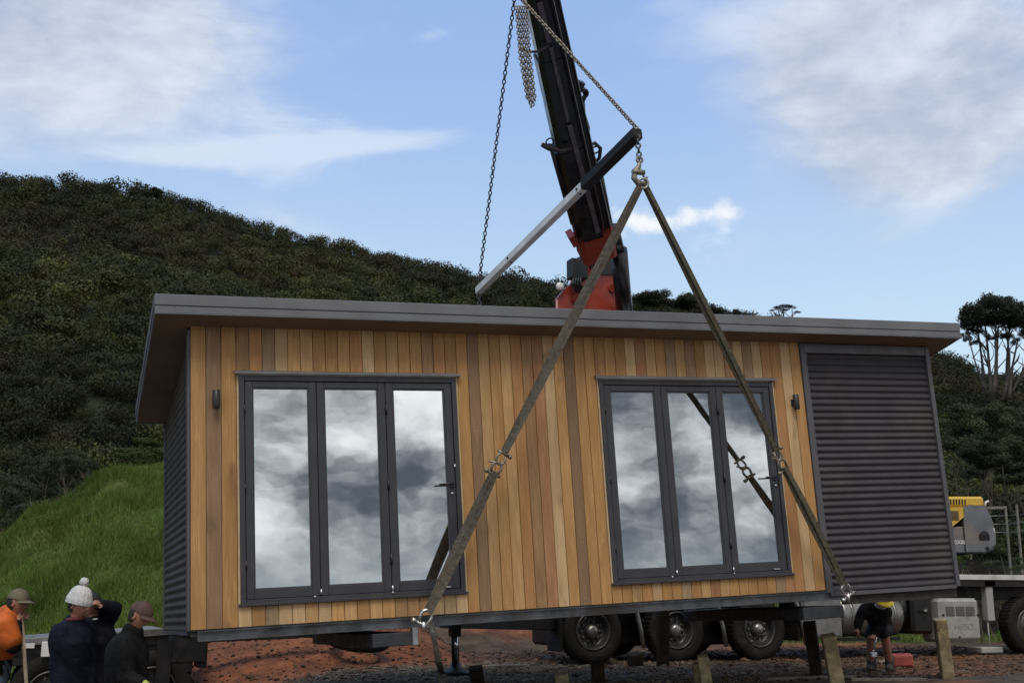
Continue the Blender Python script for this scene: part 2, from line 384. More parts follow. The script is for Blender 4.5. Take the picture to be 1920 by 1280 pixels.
# ================================================================== terrain
def zg(x, y):
    x = np.asarray(x, float); y = np.asarray(y, float)
    z = -1.58+.74*sstep(x, -1.2, 3.0)
    z = z-.045*np.maximum(0, -y)
    bw = sstep(x, -.9, .5)*(1-sstep(x, 4.2, 5.6))
    z = z+bw*.62*sstep(y, 3.6+.35*np.maximum(0, x), 7.6)
    z = z+bw*.10*np.abs(fbm(x, y, 2.2, 4, 1))*sstep(y, 3, 5)
    z = z+sstep(y, 9, 34)*1.5*sstep(x, 1, 9)                       # field climbing behind the truck
    prof = np.interp(x, [-9, -6, -4, -3, -2, -1.4, -.9, -.4, .2, 1.4, 5, 9, 13], [-1.4, -1.1, -.2, .6, 1.65, 2.4, 2.72, 2.78, 2.74, 2.52, 2.0, 1.0, -.6])
    m = .14*sstep(y, 9.3, 10.8)+.18*sstep(y, 12, 13.4)+.68*sstep(y, 13.4, 20)*(1-sstep(y, 27, 40)*.6)
    z = z+np.maximum(prof+1.2, 0)*m*(1-sstep(x, 9, 15))
    z = z+(fbm(x, y, .45, 3, 0)*.9+fbm(x, y, 1.3, 3, 1)*.45+fbm(x, y, 3.0, 2, 2)*.14)*m*.8+fbm(x, y, .9, 4, 0)*.05*np.where(y > 8, 1, .5)
    near = np.exp(-((x-5)/14)**2)*sstep(y, -1, 2)*(1-sstep(y, 12, 20))
    z = z+near*(.07*fbm(x, y, 1.6, 5, 2)+.05*fbm(x, y, 6, 3, 3))
    z = z-.9*sstep(y, -12, -40)*0-np.maximum(0, -y-14)*.012*(1-sstep(-y, 300, 700)*.8)
    return z
def axis(lo, hi, d, far, grow):
    a = list(np.arange(lo, hi, d)); s_ = d
    while a[-1] < far: s_ *= grow; a.append(a[-1]+s_)
    b = [lo]; s_ = d
    while b[-1] > -far: s_ *= grow; b.append(b[-1]-s_)
    return np.array(b[:0:-1]+a)
gx = axis(-4, 16, .11, 2500, 1.11); gy = axis(.5, 12, .11, 2500, 1.11)
GX, GY = np.meshgrid(gx, gy); GZ = zg(GX, GY)
nx, ny = len(gx), len(gy); ii = np.arange(nx*ny).reshape(ny, nx)
q = np.stack([ii[:-1,:-1], ii[:-1,1:], ii[1:,1:], ii[1:,:-1]], -1).reshape(-1, 4)
# ground cover kept as a vertex attribute: r = grass, g = red clay, b = gravel
clay = np.clip(sstep(GX, -1.2, 0)*(1-sstep(GX, 4.0, 5.8))*sstep(GY, 3.5+.33*np.maximum(0, GX), 4.0+.35*np.maximum(0, GX))+.85*sstep(fbm(GX, GY, .7, 3, 1), .02, .14)*sstep(GX, 4, 6), 0, 1)*(1-sstep(GY, 14, 17))
clay = np.maximum(clay, .8*sstep(-np.abs(GY-9.3+.4*fbm(GX, GY, .8, 3)), -1.1, -.4)*(1-sstep(GX, 0, 2)))
grass = np.clip(sstep(GY+1.8*fbm(GX, GY, .5, 4, 1)-6*sstep(GX, .8, 2.5)*(1-sstep(GX, 9, 13)), 9.6, 10.8), 0, 1)
grav = (1-sstep(GY, 3.6+.33*np.maximum(0, GX)+.5*fbm(GX, GY, 1.1, 3), 4.3+.35*np.maximum(0, GX)))*(.45+.55*sstep(fbm(GX, GY, .8, 3, 2), -.1, .12))*np.where(GY < -3, .4, 1)
grav = grav*(1-.8*sstep(GX+.8*fbm(GX, GY, .9, 3), 6.2, 8))
cols = np.stack([grass, clay, np.clip(grav, 0, 1)], -1).reshape(-1, 3)
def ground_mat():
    m = bpy.data.materials.new('ground_cover'); m.use_nodes = True; N = NT(m.node_tree)
    p = N.node('ShaderNodeBsdfPrincipled'); o = N.node('ShaderNodeOutputMaterial'); N.link(p.outputs[0], o.inputs[0])
    t = N.node('ShaderNodeTexCoord'); V = t.outputs['Object']; a = N.node('ShaderNodeVertexColor', layer_name='Col'); s_ = N.node('ShaderNodeSeparateColor'); N.link(a.outputs[0], s_.inputs[0])
    n1 = N.noise(V, 2.2, 6, .65, .3); n2 = N.noise(V, 14, 6, .65); n3 = N.noise(V, .35, 4, .6)
    vo = N.node('ShaderNodeTexVoronoi'); N.link(V, vo.inputs['Vector']); vo.inputs['Scale'].default_value = 22; vb = N.node('ShaderNodeSeparateColor'); N.link(vo.outputs['Color'], vb.inputs[0])
    soil = N.mix(N.mapr(n1, .35, .65), (.042,.028,.017), (.105,.070,.042)); soil = N.mix(N.mapr(n2, .45, .7, 0, .6), soil, (.10,.08,.055))
    cl = N.mix(N.mapr(n1, .35, .65), (.13,.046,.020), (.27,.095,.040)); cl = N.mix(N.mapr(n2, .5, .72, 0, .5), cl, (.34,.16,.08)); cl = N.mix(N.mapr(N.noise(V, 5, 5, .7), .56, .66, 0, .7), cl, (.07,.028,.014))
    gr = N.mix(vb.outputs[0], (.06,.046,.031), (.22,.19,.14))
    gs = N.mix(N.mapr(n1, .3, .7), (.04,.07,.013), (.085,.13,.024)); gs = N.mix(N.mapr(n3, .45, .62, 0, .6), gs, (.11,.125,.03))
    c = N.mix(s_.outputs[1], soil, cl); c = N.mix(N.math('MULTIPLY', s_.outputs[2], N.mapr(n1, .32, .55)), c, gr); c = N.mix(s_.outputs[0], c, gs)
    N.link(c, p.inputs['Base Color']); p.inputs['Roughness'].default_value = .9; p.inputs['Specular IOR Level'].default_value = .25
    b = N.node('ShaderNodeBump'); b.inputs['Strength'].default_value = .8; b.inputs['Distance'].default_value = .04
    N.link(N.math('ADD', n2, N.math('MULTIPLY', vo.outputs['Distance'], .5)), b.inputs['Height']); N.link(b.outputs[0], p.inputs['Normal']); return m
M_ground = ground_mat()
g = npmesh('ground', np.stack([GX, GY, GZ], -1).reshape(-1, 3), q, M_ground, cols, True); tag(g, kind='structure')

# hill: a bush-covered ridge 150 m away
ridge = [(-1500,290),(-900,240),(-500,270),(-200,305),(0,326),(130,334),(250,350),(290,352),(400,385),(480,412),(600,440),(720,470),(850,503),(960,516),(1050,530),(1190,560),(1290,566),(1390,590),(1500,600),(1620,620),(1745,655),(1800,672),(1860,698),(1920,712),(2300,765),(3000,800)]
RA, RT = zip(*[(math.atan2(ray(x, y)[0], ray(x, y)[1]), ray(x, y)[2]/math.hypot(ray(x, y)[0], ray(x, y)[1])) for x, y in ridge])
R0, R1 = 42.0, 150.0
def hill_z(az_, r):
    te = np.interp(az_, RA, RT); s_ = np.clip((r-R0)/(R1-R0), 0, 1.0)
    z0 = .2+.9*sstep(az_, .1, .7); top = CAM[2]+R1*te-1.5
    z = z0+(top-z0)*(.75*s_+.25*s_**1.5)
    x = CAM[0]+r*np.sin(az_); y = CAM[1]+r*np.cos(az_)
    z = z+np.sin(pi*np.clip(s_, 0, 1))**.8*(7.5*fbm(x, y, .025, 3, 0)+3.5*fbm(x, y, .07, 3, 1))
    back = np.maximum(0, r-R1); return z-back*.25-back**2*.001
ha = np.linspace(-1.25, 1.75, 260); hr = np.concatenate([np.linspace(38, 160, 90), np.linspace(165, 420, 30)])
HA, HR = np.meshgrid(ha, hr); hz = hill_z(HA, HR); hz = np.where(HR < R0, np.minimum(hz, zg(CAM[0]+HR*np.sin(HA), CAM[1]+HR*np.cos(HA))-.3), hz); hz = np.maximum(hz, -3)
ii = np.arange(HA.size).reshape(HA.shape); q = np.stack([ii[:-1,:-1], ii[:-1,1:], ii[1:,1:], ii[1:,:-1]], -1).reshape(-1, 4)
M_hill = mat('hill_soil', (.022,.026,.012), .9, 0, .2, .4, .4, .6, 1.5)
h = npmesh('hill', np.stack([CAM[0]+HR*np.sin(HA), CAM[1]+HR*np.cos(HA), hz], -1).reshape(-1, 3), q, M_hill, None, True); tag(h, kind='structure')

# ------------------------------------------------------------------ foliage
def crown_template(n, leaf, seed, flat=.8, lo=.35, hi=.75, ra=.3, rb=.5):
    """leafy clumps spread through a lumpy crown of unit radius: V, tris, shade per vertex"""
    r = np.random.default_rng(seed); nc = 9
    cc = r.normal(size=(nc, 3)); cc /= np.linalg.norm(cc, axis=1)[:, None]; cc *= r.uniform(lo, hi, (nc, 1)); cc[:, 2] = np.abs(cc[:, 2])*flat
    cr = r.uniform(ra, rb, nc); k = r.integers(0, nc, n); d = r.normal(size=(n, 3)); d /= np.linalg.norm(d, axis=1)[:, None]
    p = cc[k]+d*cr[k][:, None]*r.uniform(.7, 1.05, (n, 1)); p[:, 2] = p[:, 2]*.85
    a = d+r.normal(size=(n, 3))*.38; a /= np.linalg.norm(a, axis=1)[:, None]
    u = np.cross(a, r.normal(size=(n, 3))); u /= np.linalg.norm(u, axis=1)[:, None]; v = np.cross(a, u); sc = leaf*r.uniform(.6, 1.4, (n, 1))
    V = np.concatenate([p+u*sc, p-u*sc*.6+v*sc*.8, p-u*sc*.6-v*sc*.8], 0); T = np.stack([np.arange(n), np.arange(n)+n, np.arange(n)+2*n], -1)
    sh = np.tile(r.uniform(.78, 1.22, n)*(.8+.4*r.random(nc)[k]), 3)
    return V, T, sh
TPN = [crown_template(1100, .042, 40+s_, .8, .22, .55, .36, .56) for s_ in range(5)]
TPL = [crown_template(560, .055, s_, .8, .22, .55, .36, .56) for s_ in range(7)]
TPLF = [crown_template(900, .065, 20+s_) for s_ in range(4)]
def crowns(pos, rad, colr, tpls=TPL, hs=1.0):
    Vs, Ts, Cs = [], [], []; off = 0
    for i in range(len(pos)):
        V, T, sh = tpls[i % len(tpls)]; a = rng.uniform(0, 2*pi); c, s_ = cos(a), sin(a); sc = rad[i]
        P = np.stack([(V[:,0]*c-V[:,1]*s_)*sc[0], (V[:,0]*s_+V[:,1]*c)*sc[1], V[:,2]*sc[2]*hs], -1)+pos[i]
        Vs.append(P); Ts.append(T+off); off += len(P); Cs.append(colr[i][None, :]*sh[:, None])
    return np.concatenate(Vs), np.concatenate(Ts), np.concatenate(Cs)
PAL = .74*np.array([(.030,.034,.012),(.040,.048,.015),(.054,.062,.018),(.080,.086,.024),(.054,.046,.018),(.072,.060,.026),(.036,.044,.018)])
P_, R_, C_ = [], [], []
r = 43.0
while r < 158:
    st = 1.6*(r/75)**.35; a = -.62+rng.uniform(0, st/r)
    while a < 1.12:
        aa = a+rng.normal()*st/r*.28; rr = r+rng.normal()*st*.3; x = CAM[0]+rr*sin(aa); y = CAM[1]+rr*cos(aa)
        s_ = 1.2*(r/75)**.3*math.exp(rng.normal()*.2)*(1.0+.35*float(vnoise(x, y, .06, 2)))
        if rng.random() < .03: s_ *= 1.3
        P_.append((x, y, float(hill_z(aa, rr))+s_*.35)); R_.append((s_, s_, s_*rng.uniform(.85, 1.2)))
        zone = float(fbm(x, y, .035, 3, 3)); i = int(np.clip(rng.normal()*1.3+2.0+zone*8, 0, 6)); br = (.45+1.05*float(vnoise(x, y, .045, 1)))*math.exp(rng.normal()*.16); C_.append(PAL[i]*br)
        a += st/r
    r += st*.9
P_, R_, C_ = np.array(P_), np.array(R_), np.array(C_); nr = np.hypot(P_[:,0]-CAM[0], P_[:,1]-CAM[1]) < 78
Va, Ta, Ca = crowns(P_[nr], R_[nr], C_[nr], TPN); Vb, Tb, Cb = crowns(P_[~nr], R_[~nr], C_[~nr]); V, T, C = np.concatenate([Va, Vb]), np.concatenate([Ta, Tb+len(Va)]), np.concatenate([Ca, Cb])
tag(npmesh('hillside_bush', V, T, M_leaf, C), 'dense dark green native bush covering the hillside behind the cabin', 'bush', kind='stuff')

def limb_path(p0, p1, bend, n=5):
    p0 = np.array(p0, float); p1 = np.array(p1, float); o_ = rng.normal(size=3)*bend; o_[2] *= .3
    return [p0+(p1-p0)*t+o_*sin(pi*t) for t in np.linspace(0, 1, n)]
def tree(base, blobs, label, group, cat='tree', name='tree', stems=1, spread=.1, tr=.12, colr=(.045,.058,.02), tpls=TPLF, col_var=.2, sc_leaf=1.0, bark=None):
    """blobs: list of (dx,dy,dz,rx,rz) leaf masses relative to the base"""
    e = empty(name, base, label=label, cat=cat, group=group)
    t = MB(); tops = [np.array(b[:3]) for b in blobs]
    for k in range(stems):
        a = rng.uniform(0, 2*pi); s0 = np.array([cos(a)*spread*k/max(1, stems-1), sin(a)*spread*k/max(1, stems-1), -.3])
        top = tops[k % len(tops)]*np.array([1,1,.92]); pa = limb_path(s0, top, .08*np.linalg.norm(top)); t.tube(pa, [tr*(1-.7*i/4) for i in range(5)], 7)
        for b in rng.choice(len(tops), min(3, len(tops)), replace=False):
            st_ = pa[rng.integers(1, 4)]; t.tube(limb_path(st_, tops[b], .2), [tr*.4, tr*.3, tr*.25, tr*.2, tr*.08], 5)
    t.build('trunk', bark or M_bark, e)
    pos = np.array([b[:3] for b in blobs]); rad = np.array([(b[3], b[3], b[4]) for b in blobs]); cc = np.array([np.array(colr)*rng.uniform(1-col_var, 1+col_var) for _ in blobs])
    V, T, C = crowns(pos, rad, cc, tpls); npmesh('crown', V, T, M_leaf, C, parent=e); return e

# the umbrella-headed tree on the right, many bare stems under a flat crown (100 m away)
DU = 100.0; pxm = F/DU
def U(x, y, dd=0): return at(x, y, DU+dd)
b0 = U(1868, 735); bl = []
for (x, y, rx, ry) in [(1830,590,26,16),(1862,575,28,16),(1895,590,26,18),(1845,600,30,14),(1880,600,30,16),(1822,606,20,10),(1910,612,22,14),(1812,628,14,8),(1835,622,16,8),(1850,632,9,6),(1830,640,9,6),(1868,632,8,6),(1890,630,14,8),(1905,640,10,6),(1928,625,20,14),(1808,600,12,8),(1858,560+8,22,10),(1925,600,18,12),(1940,640,14,9),(1818,618,9,5)]:
    for k in range(3 if y < 612 else 2):
        p = U(x+rng.normal()*5, y+rng.normal()*3+2, rng.uniform(-2, 2))-b0; bl.append((*p, rx/pxm*(1.15 if y < 612 else 1.0), ry/pxm*(2.1 if y < 612 else 1.6)))
e = empty('umbrella_tree', b0, label='tall flat-topped tree with many bare pale stems on the slope at the right edge', cat='tree')
t = MB()
for (x0, y0, x1, y1, w_) in [(1848,738,1832,610,.16),(1858,742,1846,600,.17),(1862,740,1866,600,.18),(1870,745,1873,600,.15),(1880,742,1884,610,.17),(1886,740,1893,605,.15),(1893,738,1908,640,.17),(1902,720,1925,625,.14),(1868,735,1838,640,.12),(1852,735,1815,625,.10),(1896,730,1940,645,.12)]:
    dd = rng.uniform(-1.2, 1.2); pa = limb_path(U(x0, y0+10, dd)-b0, U(x1, y1, dd*1.3)-b0, .35, 6); t.tube(pa, [w_*(1-.13*i) for i in range(6)], 7)
    for k in range(4):
        i = rng.integers(2, 5); t.tube(limb_path(pa[i], pa[i]+np.array([rng.normal()*.7, rng.normal()*.7, rng.uniform(.8, 1.8)]), .15), [w_*.4, w_*.33, w_*.28, w_*.2, .02], 5)
t.build('trunk', mat('pale_bark', (.13,.115,.10), .9, 0, .2, .3, 3), e)
V, T, C = crowns(np.array([b[:3] for b in bl]), np.array([(b[3], b[3], b[4]) for b in bl]), np.array([np.array((.020,.026,.014))*rng.uniform(.7, 1.4) for _ in bl]), TPLF)
npmesh('crown', V, T, M_leaf, C, parent=e)
# small flat-topped tree on the ridge
DU = 118.0; b0 = U(1472, 612)
bl = [(*(U(x, y)-b0), rx*DU/F, ry*DU/F) for x, y, rx, ry in [(1458,578,12,7),(1470,574,14,7),(1485,577,12,8),(1468,582,14,4),(1494,586,9,5),(1448,582,7,4)]]
tree(b0, bl, 'small flat-topped tree alone on the skyline above the cabin roof', None, stems=4, spread=1.0, tr=.12, colr=(.022,.028,.016), name='umbrella_tree')
# rounded trees on the skyline right of the crane
for x, y, rx, ry, dd, lab in [(1225,560,36,24,104,'rounded dark tree on the skyline just right of the crane base'),(1290,564,32,24,107,'rounded dark tree on the skyline left of the right-hand lifting strap'),(1338,580,16,16,110,'narrow dark tree on the skyline close beside the right-hand lifting strap'),
                              (1383,586,10,12,112,'small pointed tree standing apart at the end of the skyline row'),(285,362,22,15,144,'rounded tree standing proud of the ridge at the left')]:
    DU = dd; b0 = U(x, y+ry+20); bl = []
    for k in range(9 if rx > 15 else 4):
        a_ = rng.uniform(-1, 1); bl.append((*(U(x+a_*rx*.6, y+rng.uniform(-.3, .6)*ry*(1-abs(a_)*.5), rng.uniform(-1, 1))-b0), rx*.75*dd/F, ry*.8*dd/F))
    tree(b0, bl, lab, 'trees standing on the skyline', tr=.15, colr=(.030,.038,.016))
# paler trees at the foot of the hill on the right
for x, y, rx, ry, dd, lab in [(1800,800,42,52,50,'leafy mid-green tree right beside the corrugated corner of the cabin'),(1862,790,36,44,52,'bushy mid-green tree at the foot of the hill left of the picture edge'),(1912,815,38,54,49,'bushy tree cut by the right edge of the picture'),
                              (1836,862,40,40,46,'low rounded tree above the yellow digger'),(1900,880,38,34,45,'low dark tree above the wire fence')]:
    DU = dd; b0 = U(x, 965); bl = []
    for k in range(16):
        a_ = rng.uniform(-1, 1); bl.append((*(U(x+a_*rx*.65, y+rng.uniform(-.75, .9)*ry*(1-abs(a_)*.35), rng.uniform(-1, 1))-b0), rx*.62*dd/F, ry*.52*dd/F))
    tree(b0, bl, lab, 'trees at the foot of the hill on the right', stems=2, spread=.3, tr=.045, colr=(.050,.068,.028) if y < 840 else (.032,.042,.018), tpls=TPLF)
# grey-green shrubs behind the grass bank on the left
for x, y, rx, ry, dd, lab in [(20,930,46,62,36,'grey-green shrub at the left edge above the grass bank'),(75,895,42,52,38,'spiky grey-green shrub second from the left edge above the bank'),(128,872,32,34,40,'tall loose grey-green shrub at the middle of the shrubs above the bank'),
                              (168,868,24,26,41,'small shrub right where the grass bank begins to crest'),(45,985,50,40,33,'dark shrub low against the slope of the grass bank at the left'),(262,850,46,30,44,'yellow-green shrub behind the crest of the grass bank by the cabin')]:
    DU = dd; b0 = U(x, y+ry+30); bl = []
    for k in range(10):
        a_ = rng.uniform(-1, 1); bl.append((*(U(x+a_*rx*.7, y+rng.uniform(-.8, .9)*ry*(1-abs(a_)*.3), rng.uniform(-.6, .6))-b0), rx*.5*dd/F, ry*.5*dd/F))
    tree(b0, bl, lab, 'shrubs behind the grass bank', 'shrub', 'shrub', stems=3, spread=.4, tr=.03, colr=(.045,.058,.030) if x < 200 else (.05,.07,.015))

# ------------------------------------------------------------------ grass on the bank and the field
def blades(xs, ys, hgt, wid, base_col, name, lab, lean=.35):
    n = len(xs); z = zg(xs, ys); a = rng.uniform(0, 2*pi, n); hh = hgt*rng.uniform(.4, 1.3, n)*(.45+1.5*vnoise(xs, ys, 1.7, 3)**2); ww = wid*rng.uniform(.6, 1.3, n)
    dx, dy = np.cos(a), np.sin(a); lx = rng.normal(0, lean, n)*hh; ly = rng.normal(0, lean, n)*hh
    V = np.stack([np.stack([xs-dx*ww, ys-dy*ww, z-.02], -1), np.stack([xs+dx*ww, ys+dy*ww, z-.02], -1), np.stack([xs+lx, ys+ly, z+hh], -1)], 1).reshape(-1, 3)
    T = np.arange(3*n).reshape(-1, 3); pn = vnoise(xs, ys, .55, 2)*.6+vnoise(xs, ys, 2.5, 1)*.4; k = rng.uniform(.7, 1.3, n)*(.45+1.1*pn)*(1+.35*(ys < 13.2+fbm(xs, ys, .6, 3)))
    c0 = np.array(base_col)[None, :]*k[:, None]; yl = (rng.random(n) < .12+.45*vnoise(xs+5, ys, .8, 0))[:, None]*1.0; c0 = c0*(1-yl*.5)+yl*.5*np.array((.15,.15,.05))*k[:, None]
    o = npmesh(name, V, T, M_grass, np.repeat(c0, 3, 0)); tag(o, lab, 'grass', kind='stuff')
n = 170000; xs = rng.uniform(-7, 3.2, n); ys = 9.8+rng.beta(1.1, 1.3, n)*13; keep = ys > 0; blades(xs[keep], ys[keep], .15, .013, (.095,.150,.028), 'grass_bank_blades', 'long green grass covering the bank behind the workers on the left')
n = 60000; xs = rng.uniform(13, 34, n); ys = 10.2+rng.beta(1, 1.5, n)*20; blades(xs, ys, .20, .016, (.085,.12,.03), 'field_grass', 'rough green grass in the field behind the truck on the right')
# weeds around the digger
for x, y, s_, lab in [(1835,1045,.42,'leafy weed clump under the digger counterweight'),(1880,1030,.5,'dark weed clump with pale flowers right of the digger'),(1912,1022,.5,'dark weed clump at the right edge behind the truck'),(1800,1048,.3,'low weed clump beside the cabin corner under the digger'),(1862,1052,.3,'low pale weed between the digger and the truck deck')]:
    d_ = 25.5; b0 = at(x, y, d_); gz = float(zg(b0[0], b0[1])); b0[2] = gz; hh = max(.3, at(x, y, d_)[2]-gz+s_*.6)
    bl = [(rng.uniform(-.5, .5)*s_*1.3, rng.uniform(-.4, .4), rng.uniform(.25, .9)*hh, s_*.36, s_*.30) for k in range(7)]
    tree(b0, bl, lab, 'weeds in the field by the digger', 'weed', 'weed_clump', stems=4, spread=.2, tr=.012, colr=(.055,.080,.024), tpls=TPL)

# ------------------------------------------------------------------ loose stones on the building platform
def stones(n, fx, size, name, lab, c0, c1):
    Vs, Ts, Cs = [], [], []; ico = [(0,0,1),(.9,0,.35),(.28,.85,.4),(-.72,.53,.35),(-.72,-.53,.4),(.28,-.85,.35),(.7,.5,-.4),(-.3,.8,-.4),(-.9,0,-.4),(-.3,-.8,-.4),(.7,-.5,-.4),(0,0,-1)]
    fc = np.array([(0,1,2),(0,2,3),(0,3,4),(0,4,5),(0,5,1),(1,6,2),(2,6,7),(2,7,3),(3,7,8),(3,8,4),(4,8,9),(4,9,5),(5,9,10),(5,10,1),(1,10,6),(11,7,6),(11,8,7),(11,9,8),(11,10,9),(11,6,10)])
    x, y = fx(n); z = zg(x, y); s_ = size*np.exp(rng.normal(0, .45, n)); B = np.array(ico)
    V = B[None]*rng.uniform(.65, 1.25, (n, 12, 1))*s_[:, None, None]*np.array([1,1,.65]); a = rng.uniform(0, 2*pi, n); c, q_ = np.cos(a)[:, None], np.sin(a)[:, None]
    V = np.stack([V[...,0]*c-V[...,1]*q_, V[...,0]*q_+V[...,1]*c, V[...,2]], -1)+np.stack([x, y, z+s_*.2], -1)[:, None]
    T = (fc[None]+12*np.arange(n)[:, None, None]).reshape(-1, 3); k = rng.random((n, 1)); C = np.repeat(np.array(c0)*(1-k)+np.array(c1)*k, 12, 0)
    tag(npmesh(name, V.reshape(-1, 3), T, mat('stone', (.2,.18,.15), .85, 0, .3, attr=True, bump=.3, bscale=50), C), lab, 'stones', kind='stuff')
def f1(n): x = rng.uniform(0, 8, n); y = rng.uniform(1, 4.0+.3*np.maximum(0, x)); y = np.minimum(y, 4.2+.33*x-rng.exponential(.5, n)*0); return x, y
stones(20000, f1, .014, 'gravel', 'loose pale gravel spread under the hanging cabin', (.045,.035,.024), (.20,.17,.125))
def f2(n): x = rng.uniform(-.5, 16, n); y = rng.uniform(1.0, 9.5, n); x = np.where((y < 3.5) & (x < 6.5), x+8, x); return x, y
stones(14000, f2, .017, 'clay_lumps', 'reddish clay lumps and stones scattered on the ground around the truck', (.04,.022,.013), (.15,.085,.05))

# ================================================================== the cabin, built square in its own frame and hung by TM
TCAB = Matrix.Translation(Vector(CAM)) @ TM @ Matrix.Translation(-Vector(CAM))
cab = empty('cabin', M=TCAB, label='timber and dark metal clad cabin hanging in lifting straps, two glass bifold doors', cat='cabin')
Wc, WT, H, DP = 6.70, 8.515, 2.746, 2.50
X1, X2, DW, DH, Z0 = .437, 4.150, 2.134, 2.10, .187
YF = -.27; ZFR, SL = 2.80, .205                              # eave line, soffit height there, roof fall per metre of depth
def roofz(y): return ZFR-SL*(y-YF)
# --- cedar boards
CED = [(.53,.310,.128),(.49,.280,.110),(.46,.262,.108),(.57,.362,.17),(.40,.240,.120),(.31,.20,.120),(.51,.275,.12),(.42,.225,.115),(.61,.43,.24),(.35,.25,.155),(.42,.215,.105)]
CW_ = [3.4,3.4,3,3.4,2.2,2.1,2.2,2.0,3,2.1,1.1]
cl = MB(); nails = MB()
def boards(xa, xb, za, zb, wd=.122, seq=None, nail_rows=()):
    n = max(1, round((xb-xa)/wd)); e = (xb-xa)/n
    for i in range(n):
        a, b = xa+i*e+.0025, xa+(i+1)*e-.0025; c = random.choices(CED, CW_)[0] if seq is None else CED[seq[i % len(seq)]]
        k = random.uniform(.88, 1.1); cl.cc = tuple(q_*k for q_ in c); dy = random.uniform(-.0012, .0012); zt = zb+random.uniform(-.002, .002)
        y0, y1 = .0+dy, .018; ch = .0035
        P = [(a, y1, za), (a, y0+ch, za), (a+ch, y0, za), (b-ch, y0, za), (b, y0+ch, za), (b, y1, za)]
        P += [(p[0], p[1], zt) for p in P]
        cl.add(P, [(0,1,2,3,4,5), (11,10,9,8,7,6)]+[(j, j+1, j+7, j+6) for j in range(5)])
        for zr in nail_rows:
            if za+.02 < zr < zt-.02 and random.random() < .8:
                for dx in ((.3,.7) if random.random() < .5 else (.5,)):
                    nails.lathe([(.0034, 0), (.0030, .0012), (0, .0015)], (a+(b-a)*dx, y0-.0002, zr+random.uniform(-.008, .008)), (0,-1,0), 6)
top = roofz(0)+.004
rows = (.06, .60, 1.18, 1.78, 2.31, 2.62)
boards(.0, X1-.022, 0, top, .13, [0,5,1,6], (.06,.72,1.32,1.95,2.08))
boards(X1-.022, X1+DW+.022, Z0+DH+.05, top, .118, None, (2.37,))
boards(X1-.022, X1+DW+.022, 0, Z0-.012, .118, None, (.07,))
boards(X1+DW+.022, X2-.022, 0, top, .121, None, (.07,.62,1.2,1.75,2.3))
boards(X2-.022, X2+DW+.022, Z0+DH+.05, top, .119, None, (2.37,))
boards(X2-.022, X2+DW+.022, 0, Z0-.012, .114, None, (.07,))
boards(X2+DW+.022, Wc, 0, top, .128, [6,8,0], (.07,.62,1.2,1.75,2.3))
cl.build('cedar_cladding', M_cedar, cab, smooth=False, col=True)
tag(nails.build('nail_heads', M_steel, cab), kind='stuff')
# --- corrugated sheet
def corr(mb, o, u, nrm, width, z0, zt, pitch=.0765, amp=.010, seg=8):
    """horizontal corrugations; o = foot of the left edge, u along the wall, zt(s) = top height at distance s"""
    o = np.array(o, float); u = np.array(u, float); nrm = np.array(nrm, float); nw = max(2, int(width/.12)); nz = int((max(zt(0), zt(width))-z0)/pitch*seg)+1
    P = []
    for i in range(nw+1):
        s_ = width*i/nw
        for j in range(nz+1):
            z = min(z0+j*pitch/seg, zt(s_)); ph = 2*pi*(z-z0)/pitch; P.append(o+u*s_+np.array([0,0,z])+nrm*(amp*(.45*sin(ph)+.55*(2*abs(sin(ph/2+.4))-1))+.0005*sin(s_*7+z*3)))
    mb.add(P, [(i*(nz+1)+j, (i+1)*(nz+1)+j, (i+1)*(nz+1)+j+1, i*(nz+1)+j+1) for i in range(nw) for j in range(nz)], True)
c = MB(); corr(c, (Wc+.05, .012, 0), (1,0,0), (0,-1,0), WT-Wc-.09, -.03, lambda s_: roofz(0)-.11, .0765, .0105, 10); c.build('corrugated_panel', M_corr, cab)
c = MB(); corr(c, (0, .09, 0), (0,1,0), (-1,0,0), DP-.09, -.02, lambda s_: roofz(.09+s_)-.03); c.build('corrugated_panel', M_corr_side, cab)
c = MB(); corr(c, (WT, .06, 0), (0,1,0), (1,0,0), DP-.09, -.02, lambda s_: roofz(.09+s_)-.03); c.build('corrugated_panel', M_corr, cab)
c = MB(); corr(c, (0, DP, 0), (1,0,0), (0,1,0), WT, -.02, lambda s_: roofz(DP)-.03); c.build('corrugated_panel', M_corr, cab)
c = MB()
c.box((Wc+.002, -.022, -.035), (Wc+.048, .03, roofz(0)-.002), bev=.004); c.box((Wc+.048, -.012, -.035), (Wc+.085, .004, roofz(0)-.10), bev=.003)
c.box((WT-.052, -.024, -.05), (WT+.004, .05, roofz(0)-.004), bev=.004); c.box((Wc+.05, -.018, roofz(0)-.115), (WT-.054, .02, roofz(0)-.008), bev=.003)
c.box((Wc+.05, -.02, -.075), (WT-.054, .02, -.032), bev=.003)
c.box((-.028, .022, -.01), (.0, .10, roofz(.1)-.006), bev=.003); c.box((-.016, DP-.05, -.01), (.03, DP+.016, roofz(DP)-.01), bev=.003); c.box((WT-.03, DP-.05, -.01), (WT+.016, DP+.016, roofz(DP)-.01), bev=.003)
c.box((-.022, .10, -.045), (.0, DP, -.014)); sbuild(c, 'corner_trim', M_trim, cab)
